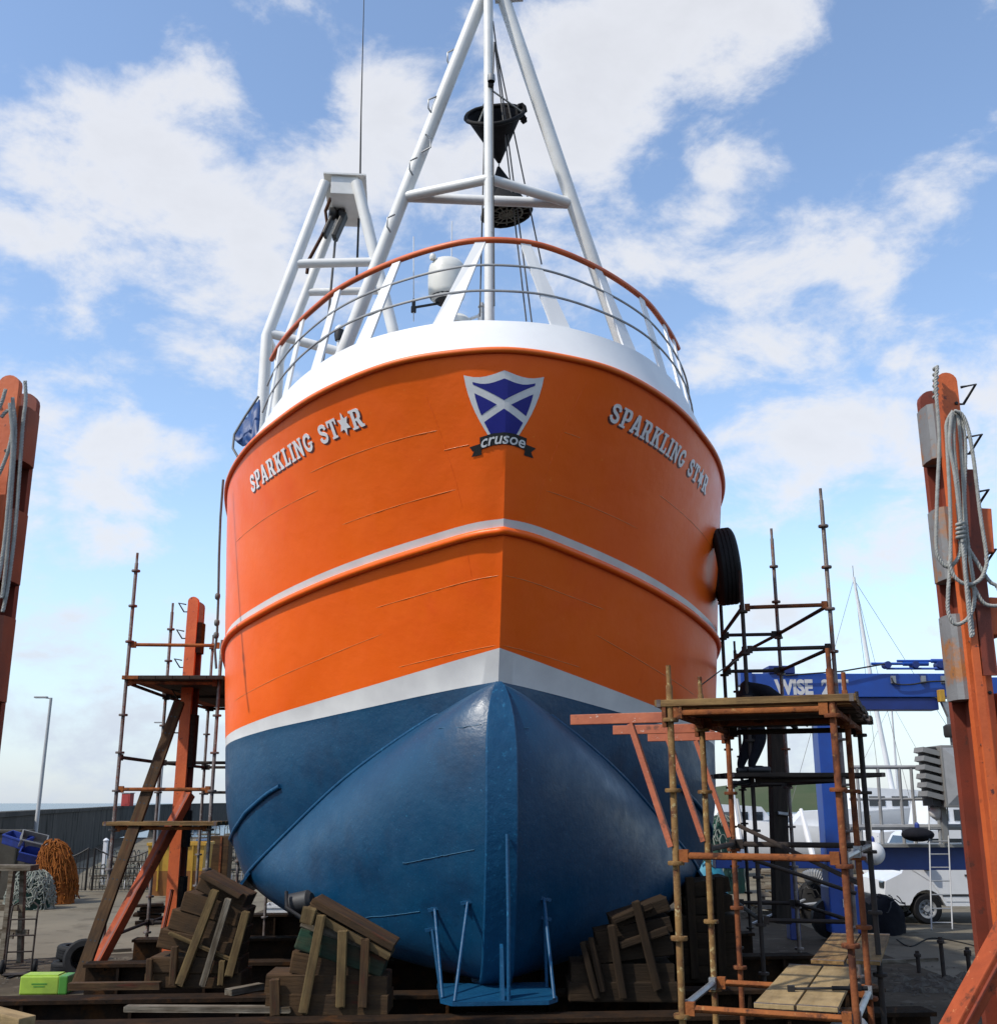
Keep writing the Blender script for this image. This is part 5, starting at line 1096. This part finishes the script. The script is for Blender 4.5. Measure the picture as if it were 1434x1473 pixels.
for x in (-.5, 0, .5): m = MB(); m.box((x, -.70, .8), (.05, .05, 1.3), (.06, 0, 0)); m.build('rib', M['yellow'], sk)
p = gp(298, 1272); bb = empty('wheelie_bin', p, R(-8), 'faded blue bin with ribbed side next to the yellow skip', 'bin'); m = MB(); m.box((0, 0, .75), (.62, .8, 1.35), bev=.03); m.build('tub', M['bin_blue'], bb); m = MB(); m.box((0, 0, 1.46), (.68, .86, .08), bev=.02); m.build('lid', M['bin_blue'], bb)
for z in (.4, .8, 1.15): m = MB(); m.box((0, -.41, z), (.56, .03, .1)); m.build('rib', M['bin_blue'], bb)
for s in (-1, 1): m = MB(); m.lathe([(0, -.03), (.09, -.03), (.09, .03), (0, .03)], (s * .3, .3, .09), (1, 0, 0), 12); m.build('wheel', M['rubber'], bb)
p = gp(315, 1280); bs = empty('rusty_bin', p, 0, 'tall dark rusty bin in the hull shadow beside the blue bin', 'bin'); m = MB(); m.box((0, 0, .85), (.6, .6, 1.65), bev=.02); m.build('tub', M['timber'], bs); m = MB(); m.box((.05, -.31, .85), (.06, .04, 1.6)); m.build('strap', M['pole_rust'], bs)
p = gp(217, 1277); rb = empty('barrel', p, 0, 'dark red barrel in front of the yellow skip', 'barrel'); m = MB(); m.lathe([(0, 0), (.24, 0), (.24, .27), (.255, .29), (.24, .31), (.24, .58), (.255, .6), (.24, .62), (.24, .88), (.22, .9), (0, .9)], n=18); m.build('drum', M['red'], rb, 30)
def creel(mt_frame):
    root = empty('lobster_creel', (0, 0, 0)); 
    m = MB(); m.box((0, 0, .02), (.7, .45, .04)); m.build('base', M['timber_wh'], root)
    for x in (-.33, 0, .33): m = MB(); m.tube([(x, -.21, .03), (x, -.21, .2), (x, -.13, .33), (x, 0, .38), (x, .13, .33), (x, .21, .2), (x, .21, .03)], .014, 5); m.build('hoop', M[mt_frame], root, 60)
    m = MB()
    for k in range(7):
        a = math.pi * k / 6; m.tube([(-.33, -.21 * math.cos(a), .06 + .32 * math.sin(a) * .98), (.33, -.21 * math.cos(a), .06 + .32 * math.sin(a) * .98)], .006, 4)
    for k in range(8): m.tube([(-.33 + k * .094, -.2 * math.cos(a), .05 + .31 * math.sin(a)) for a in [math.pi * j / 6 for j in range(7)]], .005, 4)
    m.build('netting', M['net_g'], root); return root
cr0 = creel('buoy'); cr1 = creel('iron'); k_ = 0
cpos = []
for c_ in range(5):
    for z in range(3 if c_ < 4 else 2): cpos.append((-12.55 + c_ * .78, 38.2 + .1 * c_, z * .40))
for c_ in range(4):
    for z in range(5): cpos.append((-11.3 + c_ * .95, 40.5, z * .40))
for c_ in range(5):
    for z in range(2): cpos.append((-12.9 + c_ * .8, 37.3, z * .40))
for i, q in enumerate(cpos):
    src = cr0 if i % 3 == 0 else cr1; used_ = src.get('_u', 0); o = src if not used_ else copy_tree(src); src['_u'] = 1
    o.location = q; o.rotation_euler = (0, 0, random.uniform(-.15, .15))
    if i % 3 == 0: tag(o, 'pale framed lobster creel in the stack behind the iron gate', 'creel', 'pale creels behind the gate')
    else: tag(o, 'dark framed lobster creel in the stack behind the iron gate', 'creel', 'dark creels behind the gate')
for o in list(C.objects):
    if '_u' in o.keys(): del o['_u']
# dark steel plates, white tub under the hull, red hut by the sea
p = gp(216, 1330); sp_ = empty('plate_pile', p, .2, 'pile of dark steel plates on the concrete behind the timber prop', 'plate pile')
for i in range(6): m = MB(); m.box((random.uniform(-.1, .1), random.uniform(-.1, .1), .05 + i * .075), (.62 + random.uniform(-.1, .2), .5, .05), (random.uniform(-.05, .05), random.uniform(-.08, .08), random.uniform(-.3, .3))); m.build('plate', M['carriage'], sp_)
p = gp(416, 1345); wt = empty('white_tub', p, .1, 'white plastic tub on the ground seen under the hull', 'tub'); slatbox(wt, 1.0, .8, .62, 'buoy')
p = at(183, 1157, 92); hu = empty('navigation_box', (p.x, 92, 2.48), R(-20), 'small red steel box standing on top of the sea wall', 'box')
m = MB(); m.box((0, 0, .5), (.85, .5, 1.0), bev=.03); m.build('casing', M['red'], hu); m = MB(); m.box((0, 0, 1.03), (.95, .6, .06)); m.build('roof', M['grey_lt'], hu); m = MB(); m.box((.1, -.26, .5), (.4, .03, .7)); m.build('door', M['red'], hu)
p = at(18, 1460, 8.6); pk = empty('timber_baulk', p, R(-24), 'pale squared timber baulk lying beside the carriage edge', 'timber'); m = MB(); m.box((-.6, 0, 0), (1.5, .16, .14), (0, .10, 0), bev=.012); m.build('baulk', M['ply'], pk); m = MB(); m.box((-.6, 0, -.5), (.2, .3, .85)); m.build('packer', M['timber'], pk)
# ================================================================== quay on the shaded side
HY = 23.6
def islands(n, fs):
    par = list(range(n))
    def find(a):
        while par[a] != a: par[a] = par[par[a]]; a = par[a]
        return a
    for f in fs:
        for a in f[1:]: par[find(a)] = find(f[0])
    g = {}
    for a in range(n): g.setdefault(find(a), set()).add(a)
    return [v for v in g.values() if len(v) > 2]
ho = empty('boat_hoist', (at(1212, 1338, HY).x, HY, 0), 0, 'blue boat hoist with a white lettered beam and hydraulic rams', 'boat hoist'); H0 = Vector(ho.location)
def hp_(px, py, dy=0.0): return at(px, py, HY + dy) - H0
def hbox(nm, x0, y0, x1, y1, dep, mt, dy=0.0, par=ho, bev=.015):
    a, b_ = hp_(x0, y0), hp_(x1, y1); m = MB(); m.box(((a.x + b_.x) / 2, dep / 2 + dy, (a.z + b_.z) / 2), (abs(b_.x - a.x), dep, abs(a.z - b_.z)), bev=bev); return m.build(nm, M[mt], par)
bmn = hbox('beam', 1070, 969, 1392, 1003, .5, 'crane'); hbox('inner_boom', 1390, 974, 1480, 998, .4, 'crane', .05)
hbox('lower_yoke', 1212, 1004, 1352, 1021, .42, 'crane_dk', .04); hbox('end_block', 1105, 958, 1143, 969.3, .6, 'crane_dk', -.05); hbox('end_block', 1064, 964, 1082, 985, .62, 'crane', -.06)
m = MB(); b0 = hp_(1206, 1000).x; m.box((0.02, .25, (hp_(0, 1003).z) / 2), (.44, .46, hp_(0, 1003).z - .02), bev=.02); m.build('column', M['crane'], ho)
m = MB(); m.box((.05, -.0, .62), (.72, .62, .9), bev=.03); m.build('drive_housing', M['crane'], ho); m = MB(); m.box((.03, -.325, .75), (.16, .02, .16)); m.build('data_plate', M['buoy'], ho)
for x in (-.15, .35): m = MB(); m.lathe([(0, -.16), (.3, -.16), (.4, -.1), (.4, .1), (.3, .16), (0, .16)], (x, .25, .40), (0, 1, 0), 18); m.build('wheel', M['rubber'], ho, 40)
hbox('chassis_beam', 1238, 1219, 1480, 1252, .5, 'crane'); hbox('chassis_beam', 1030, 1236, 1186, 1250, .4, 'crane', .05)
m = MB(); m.box((hp_(1440, 1250).x, .25, .75), (.4, .44, 1.4), bev=.02); m.build('leg', M['crane'], ho)
m = MB(); m.box((hp_(1140, 1250).x, .25, .72), (.22, .3, 1.44), bev=.02); m.build('leg', M['crane_dk'], ho)
for (x0, x1, y, r) in ((1253, 1335, 955, .05), (1290, 1378, 951, .045), (1275, 1400, 962, .04)):
    m = MB(); a, b_ = hp_(x0, y), hp_(x1, y); m.tube([a, a.lerp(b_, .55), a.lerp(b_, .56), b_], [r * .6, r * .6, r, r], 10); m.build('hydraulic_ram', M['crane'], ho, 40)
for x in (1275, 1315, 1350): m = MB(); m.lathe([(0, -.12), (.075, -.12), (.075, .12), (0, .12)], hp_(x, 957), (0, 1, 0), 14); m.build('sheave_bracket', M['crane_dk'], ho, 40)
m = MB(); m.tube([hp_(1130, 972, -.1), hp_(1210, 966, -.12), hp_(1275, 955, -.1)], .018, 5); m.build('hydraulic_hose', M['dark'], ho, 60)
m = MB(); m.tube(smooth_pts([hp_(1282, 975, -.06), hp_(1288, 984, -.08), hp_(1310, 985, -.08), hp_(1335, 981, -.08), hp_(1375, 980, -.08)]), .018, 5); m.build('hydraulic_hose', M['dark'], ho, 60)
for x in (1284, 1327, 1356): m = MB(); q = hp_(x, 978, 0); m.box((q.x, -.03, q.z), (.1, .06, .16)); m.build('hose_clamp', M['steel'], ho)
vs, fs = text_tris('WISE  25T', .40, 0, .020); mn, mx = min(v[0] for v in vs), max(v[0] for v in vs); q = hp_(1168, 993.5); kk = (hp_(1219, 990).x - hp_(1112, 990).x) / (mx - mn)
for grp_ in islands(len(vs), fs):
    ids = sorted(grp_); ix = {a: k for k, a in enumerate(ids)}; m = MB(); m.add([(q.x + vs[a][0] * kk, -.004, q.z - .07 + vs[a][1] * 1.05) for a in ids], [tuple(ix[a] for a in f) for f in fs if f[0] in grp_]); m.build('beam_letter', M['crane_txt'], bmn)
# hoist walkway and grey housing
wk = empty('walkway', (0, 0, 0)); wk.parent = ho
for y, r in ((1104, .04), (1150, .03), (1190, .06)): m = MB(); m.tube([hp_(1222, y, -.5), hp_(1440, y, -.5)], r, 8); m.build('rail', M['grey_lt'], wk, 40)
for x in (1232, 1262, 1293, 1310, 1345, 1378, 1400): m = MB(); m.tube([hp_(x, 1103, -.5), hp_(x + 8, 1216, -.5)], .035, 8); m.build('rail_post', M['grey_lt'], wk, 40)
m = MB(); a, b_ = hp_(1225, 1212), hp_(1470, 1218); m.box(((a.x + b_.x) / 2, -.35, (a.z + b_.z) / 2), (b_.x - a.x, .9, .06)); m.build('deck_plate', M['grey_box'], wk)
hs = empty('winch_housing', (0, 0, 0)); hs.parent = ho
a, b_ = hp_(1352, 1072, -1.6), hp_(1430, 1162, -1.6); m = MB(); w_, h_ = b_.x - a.x, a.z - b_.z
m.box(((a.x + b_.x) / 2, -1.6 + .45, (a.z + b_.z) / 2), (w_, .9, h_), bev=.02); m.build('casing', M['grey_box'], hs)
m = MB(); cx_, cz_ = (a.x + b_.x) / 2, (a.z + b_.z) / 2; m.add([(a.x + .04, -1.603, a.z - .05), (b_.x - .04, -1.603, a.z - .05), (b_.x - .04, -1.603, b_.z + .05), (a.x + .04, -1.603, b_.z + .05), (cx_ + .1, -1.78, cz_)], [(0, 1, 4), (1, 2, 4), (2, 3, 4), (3, 0, 4)]); m.build('pressed_panel', M['grey_lt'], hs)
for k in range(6): m = MB(); z = a.z - .12 - k * .17; m.box((a.x - .16, -1.3, z), (.34, .5, .10), (0, .25, 0)); m.build('louvre', M['grey_box'], hs)
m = MB(); m.box((a.x - .10, -1.15, (a.z + b_.z) / 2), (.16, .56, h_ * .95)); m.build('louvre_frame', M['dark'], hs)
for x in (a.x + .1, b_.x - .1): m = MB(); m.box((x, -1.15, (b_.z + 1.9) / 2), (.1, .1, max(.05, b_.z - 1.9))); m.build('stand_leg', M['grey_box'], hs)
# hook block under the boom
p = at(1366, 1030, HY - .1); hk = empty('hook_block', p, 0, 'steel hook block hanging from the blue lettered boom', 'hook block')
m = MB(); m.box((-.14, 0, .42), (.12, .16, .26), bev=.02); m.build('cheek', M['yellow'], hk); m = MB(); m.box((.14, 0, .42), (.12, .16, .26), bev=.02); m.build('cheek', M['yellow'], hk)
m = MB(); m.prism([(-.16, .3), (.16, .3), (.05, -.02), (.05, -.2), (-.05, -.2), (-.05, -.02)], (0, -.06, 0), (1, 0, 0), (0, 0, 1), .12); m.build('yoke', M['steel'], hk)
m = MB(); m.lathe([(0, -.45), (.14, -.45), (.16, -.4), (.16, -.22), (.1, -.18), (0, -.18)], n=14); m.build('weight', M['dark'], hk, 30)
m = MB(); m.tube([(0, 0, -.45), (.0, 0, -.6), (.12, 0, -.72), (.06, 0, -.85), (-.08, 0, -.82)], .05, 8); m.build('hook', M['steel'], hk, 60)
# buoys and fenders hung on the walkway
def ball(nm, px, py, Y, rpx, label, mt, cat='buoy', sx=1.0, sz=1.0):
    p = at(px, py, Y); r = rpx / FPX * Y * .98; o = empty(nm, p, 0, label, cat); m = MB(); m.lathe([(r * sx * math.sin(math.pi * i / 12), -r * sz * math.cos(math.pi * i / 12)) for i in range(13)], n=20); m.build('float', M[mt], o, 80)
    m = MB(); m.lathe([(.05, r * sz * .97), (.05, r * sz + .06), (.02, r * sz + .10), (0, r * sz + .10)], n=8); m.build('eye', M['box_blue'], o); m = MB(); m.tube([(0, 0, r * sz + .08), (.02, .05, r * sz + .5)], .012, 5); m.build('lanyard', M['rope'], o); return o
ball('buoy', 1256, 1228, 22.4, 16, 'round white buoy hung in front of the blue chassis beam', 'buoy'); ball('buoy', 1349, 1168, 22.6, 12, 'round white buoy hung under the grey winch housing', 'buoy')
ball('fender', 1320, 1201, 22.6, 13, 'dark navy fender slung along the grey walkway', 'denim', 'fender', 1.7, .75)
# aluminium ladder
p = at(1350, 1338, 21.6); ld = empty('ladder', p, 0, 'slim aluminium ladder leaning on the blue chassis beam', 'ladder'); o0 = Vector(p)
for x0, x1 in ((1335, 1340), (1361, 1370)): m = MB(); m.beam(at(x1, 1338, 21.6) - o0, at(x0, 1130, 22.9) - o0, .022, .04); m.build('stile', M['grey_lt'], ld)
for k in range(11):
    f = (k + .5) / 11; m = MB(); m.tube([(at(1340, 1338, 21.6) - o0).lerp(at(1335, 1130, 22.9) - o0, f), (at(1370, 1338, 21.6) - o0).lerp(at(1361, 1130, 22.9) - o0, f)], .014, 6); m.build('rung', M['grey_lt'], ld, 60)
# white dropside truck
VY = 27.6; vx = at(1313, 1296, VY).x
van = empty('truck', (vx, VY, 0), 0, 'white cab truck with dropside bed parked behind the blue hoist', 'truck')
cab = [(-.95, .42), (-.98, .62), (-.93, .95), (-.55, 1.12), (-.05, 1.95), (.15, 2.08), (1.15, 2.1), (1.2, 2.02), (1.2, .40), (.42, .40)] + [(.39 * math.cos(a), .36 + .40 * math.sin(a)) for a in [math.pi * k / 10 for k in range(1, 10)]] + [(-.42, .42)]
m = MB(); m.prism(cab, (0, -.95, 0), (1, 0, 0), (0, 0, 1), 1.9); m.build('cab', M['van'], van)
dr = MB(); dr.prism([(.42, .5), (1.12, .5), (1.12, 1.2), (-.30, 1.2), (.1, .95)], (0, -.962, 0), (1, 0, 0), (0, 0, 1), .012); dro = dr.build('door', M['van'], van); m = MB(); m.box((.98, -.975, 1.08), (.14, .03, .04)); m.build('handle', M['dark'], dro)
m = MB(); m.prism([(-.28, 1.26), (1.08, 1.26), (1.08, 1.9), (.18, 1.9)], (0, -.958, 0), (1, 0, 0), (0, 0, 1), .01); m.build('side_window', M['glass'], van)
m = MB(); m.add([(-.53, -.8, 1.17), (-.53, .8, 1.17), (-.07, .78, 1.93), (-.07, -.78, 1.93)], [(0, 1, 2, 3)]); m.build('windscreen', M['glass'], van)
m = MB(); m.box((-.93, -.72, .86), (.1, .3, .16), bev=.03); m.build('headlight', M['glass'], van); m = MB(); m.box((-.96, 0, .5), (.12, 1.86, .2), bev=.04); m.build('bumper', M['dark'], van)
m = MB(); m.box((.02, -1.06, 1.32), (.12, .2, .26), bev=.03); m.build('mirror', M['dark'], van); m = MB(); m.box((.9, -.965, .64), (1.1, .014, .05)); m.build('side_strip', M['dark'], van)
m = MB(); m.box((3.05, 0, .62), (3.5, .9, .2)); m.build('chassis', M['dark'], van); m = MB(); m.box((3.0, 0, .86), (3.5, 1.96, .10)); m.build('bed', M['grey_lt'], van)
for k in range(3): m = MB(); m.box((1.85 + k * 1.16, -.99, 1.08), (1.13, .04, .38), bev=.008); m.build('dropside', M['van'], van)
m = MB(); m.box((1.27, 0, 1.35), (.06, 1.9, 1.0)); m.build('headboard', M['van'], van)
def wheel(root, x, y, z, r, w):
    wr = empty('wheel', (0, 0, 0)); wr.parent = root; m = MB(); h = w / 2
    m.lathe([(r * .62, -h * .9), (r * .9, -h), (r, -h * .7), (r, h * .7), (r * .9, h), (r * .62, h * .9)], (x, y, z), (0, 1, 0), 28, closed=True); m.build('tyre', M['rubber'], wr, 40)
    m = MB(); m.lathe([(0, -h * .45), (r * .2, -h * .55), (r * .26, -h * .3), (r * .45, -h * .35), (r * .58, -h * .8), (r * .63, -h * .85), (r * .63, h * .5), (0, h * .5)], (x, y, z), (0, 1, 0), 24); m.build('rim', M['grey_lt'], wr, 30)
    m = MB()
    for k in range(8): a = k * math.pi / 4; m.lathe([(0, 0), (r * .07, 0), (r * .07, .02), (0, .02)], (x + math.cos(a) * r * .36, y - h * .62, z + math.sin(a) * r * .36), (0, 1, 0), 8)
    m.build('rim_holes', M['dark'], wr)
for x in (0, 3.4):
    for s in (-1, 1): wheel(van, x, s * .82, .335, .335, .22)
# boats laid up and masts beyond
def yacht(name, loc, L, Bm, h, rz, label, mast=None, mt='boat_white', cabin=True, group=None):
    r = empty(name, loc, rz, label, 'yacht'); m = MB(); rows = []
    for i in range(13):
        f = i / 12; x = (f - .5) * L; w = Bm / 2 * (math.sin(math.pi * min(1, .35 + f * .65)) ** .6 if f < 1 else 0) * (1 if f < .97 else .3); k = .9 + .35 * f; zz = .25 * h * (f > .7) * (f - .7) / .3
        rows.append([Vector((x, -w, h * k)), Vector((x, -w * .97, h * .75 * k)), Vector((x, -w * .7, h * .3 + zz)), Vector((x, 0, .05 + zz * 1.6)), Vector((x, w * .7, h * .3 + zz)), Vector((x, w * .97, h * .75 * k)), Vector((x, w, h * k))])
    m.grid(rows); m.add(rows[0], [tuple(range(7))]); m.build('hull', M[mt], r, 50)
    m = MB(); m.grid([[q[0] - Vector((0, 0, .05)), q[6] - Vector((0, 0, .05))] for q in rows]); m.build('deck', M[mt], r)
    if cabin:
        m = MB(); m.prism([(-L * .22, h * .9), (L * .2, h * .95), (L * .10, h * 1.42), (-L * .18, h * 1.48)], (0, -Bm * .3, 0), (1, 0, 0), (0, 0, 1), Bm * .6); m.build('cabin', M['boat_white'], r)
        for k in range(3): m = MB(); m.box((-L * .13 + k * L * .1, -Bm * .3 - .012, h * 1.2), (L * .07, .02, h * .2)); m.build('window', M['glass'], r)
    m = MB(); m.beam((-L * .5, -Bm * .42, h * .82), (L * .42, -Bm * .36, h * 1.05), .03, .08); m.build('rubbing_band', M['crane_dk'], r)
    for x in (-L * .25, L * .2):
        for s in (-1, 1): m = MB(); m.tube([(x, s * Bm * .55, -loc[2]), (x, s * Bm * .36, h * .5)], .04, 6); m.build('prop', M['pole_rust'], r)
    if mast:
        mx_, mh, lean = mast; m = MB(); m.tube([(mx_, 0, h * .9), (mx_ + lean * .5, 0, mh * .5), (mx_ + lean, 0, mh)], [.11, .10, .06], 10); mo_ = m.build('mast', M['boat_white'], r, 40)
        for q in ((-L * .48, 0), (L * .47, 0), (mx_, Bm * .45), (mx_, -Bm * .45)): m = MB(); m.tube([(q[0], q[1], h), (mx_ + lean, 0, mh - .1)], .010, 4); m.build('stay', M['wire'], mo_)
        m = MB(); m.tube([(mx_ + lean * .6, -1.0, mh * .6), (mx_ + lean * .6, 1.0, mh * .6)], .03, 6); m.build('spreader', M['boat_white'], mo_); m = MB(); m.tube([(mx_ + lean, 0, mh), (mx_ + lean, 0, mh + .5)], .012, 5); m.build('masthead_aerial', M['dark'], mo_)
    return r
a = at(1275, 1150, 46); yacht('sailing_yacht', (a.x + .4, 46, .5), 9.5, 3.0, 1.9, R(6), 'white sailing yacht with a tall raked mast behind the hoist walkway', (0.0, 11.6, -1.0))
a = at(1180, 1180, 40); yacht('motor_boat', (a.x, 40, .3), 6.5, 2.4, 1.5, R(172), 'white motor boat laid up behind the blue hoist column')
a = at(1375, 1180, 36); yacht('motor_boat', (a.x, 36, .3), 6.0, 2.3, 1.7, R(4), 'white motor boat laid up behind the white truck')
a = at(1065, 1180, 44); yacht('motor_boat', (a.x, 44, .3), 6.0, 2.3, 1.6, R(10), 'white cabin boat laid up behind the shaded scaffold tower')
a = at(1285, 1170, 75); yacht('sailing_yacht', (a.x, 75, -1.1), 9, 3, 1.7, R(-20), 'distant white sailing yacht moored beyond the quay', (0.3, 10.5, .2))
# stored spars, pallets, planks, hose and bundles in the scaffold shade
def leanpole(nm, x0, y0, x1, y1, Y0, Y1, r, mt, label, cat='spar'):
    b0, t0 = at(x0, y0, Y0), at(x1, y1, Y1); m = MB(); m.tube([b0, b0.lerp(t0, .5), t0], [r, r, r * .7], 8); m.lathe([(0, -.02), (r * 1.25, -.02), (r * 1.25, .03), (0, .03)], b0, t0 - b0, 10); return tag(m.build(nm, M[mt], None, 40, origin=b0), label, cat)
leanpole('stored_spar', 1068, 1238, 1048, 1118, 27, 28, .10, 'boat_white', 'thick white spar propped upright behind the orange bracket strut'); leanpole('stored_spar', 1078, 1250, 1060, 1150, 26, 27, .05, 'grey_lt', 'thin grey spar propped next to the thick white spar')
leanpole('stored_spar', 1170, 1235, 1152, 1165, 27, 28, .07, 'boat_white', 'short white spar leaning beside the blue hoist column')
def pallet(loc, rz, label, tilt=0.0):
    r = empty('pallet', loc, rz, label, 'pallet', None); r.rotation_euler = (tilt, 0, rz)
    for k in range(5): m = MB(); m.box((0, -.4 + k * .2, .125), (1.1, .12, .022)); m.build('slat', M['timber_wh'], r)
    for x in (-.5, 0, .5): m = MB(); m.box((x, 0, .06), (.09, .9, .10)); m.build('bearer', M['timber_wh'], r)
    return r
p = gp(1108, 1322); pallet(p, .4, 'grey pallet lying at the bottom of the scrap pile'); pallet(p + Vector((.1, .1, .16)), .1, 'grey pallet stacked askew on the bottom pallet', .06); pallet(p + Vector((.5, .5, .62)), -.3, 'grey pallet leaning steeply over the scrap pile', 1.0)
for i in range(7):
    q = gp(1095 + i * 13, 1318 + (i % 3) * 6); L = random.uniform(.8, 1.5); o = empty('scrap_plank', q + Vector((0, 0, .18 + .05 * i)), random.uniform(-1, 1), 'offcut plank thrown across the scrap pile', 'plank', 'offcut planks on the scrap pile'); o.rotation_euler = (random.uniform(-.2, .2), random.uniform(-.6, .6), random.uniform(-1, 1)); m = MB(); m.box((0, 0, 0), (L, .12, .03)); m.build('plank', M[('timber_wh', 'timber_lt', 'grey_lt')[i % 3]], o)
p = gp(1190, 1325); hz_ = empty('ribbed_hose', p, 0, 'grey ribbed hose sagging over black bags beside the blue column', 'hose'); pts = smooth_pts([Vector(v) for v in ((-.45, 0, .95), (-.25, -.1, 1.02), (0, -.15, .85), (.2, -.1, .55), (.3, 0, .3))], 14); m = MB(); m.tube(pts, [.14 if i % 2 else .175 for i in range(len(pts))], 10); m.build('hose_wall', M['grey_lt'], hz_, 20)
heap('bag_heap', p + Vector((-.1, .3, 0)), .7, .5, .95, 'rubber', 'heap of black bags under the grey ribbed hose', 'bags', 6, .012, 9, 0, 'dark')
heap('net_bundle', gp(1020, 1300), .7, .5, 1.35, 'cyan', 'turquoise tarp bundle in the shade beside the hull', 'tarp bundle', 14, .02, 11, 0, 'net_dk'); heap('net_bundle', gp(1050, 1290) + Vector((0, 1.2, 0)), .8, .6, 2.3, 'net_dk', 'dark green net bundle behind the turquoise tarp', 'net bundle', 50, .02, 13, 0, 'net_g')
heap('tarp_heap', gp(1262, 1342), .7, .6, .78, 'denim', 'dark navy tarpaulin heaped over gear beside the blue hoist column', 'tarp heap', 5, .012, 17, .1, 'dark')
for i, (x, y, h) in enumerate(((1322, 1400, .34), (1358, 1408, .62), (1395, 1405, .40), (1396, 1412, .5))):
    p = gp(x, y); o = empty('steel_pin', p, 0, 'rusty steel pin standing upright in the rubble edge', 'pin', 'pins along the rubble edge'); m = MB(); m.tube([(0, 0, 0), (0, 0, h)], .035, 8); m.lathe([(.036, 0), (.06, .01), (.06, .05), (.036, .06)], (0, 0, h - .1), n=8); m.build('shaft', M['pole_dark'], o)
stones('rubble', [(gp(random.uniform(1290, 1434), random.uniform(1404, 1430)) + Vector((0, 0, .003)))[:] for _ in range(160)], .04, .14, 'broken stones along the edge of the quay apron')
p = at(1218, 1452, 8.3); bg_ = heap('plastic_sheet', Vector((p.x, p.y, 1.05)), .16, .12, .22, 'grey_lt', 'crumpled pale plastic sheet hanging under the low ledger', 'sheet', 4, .006, 21)
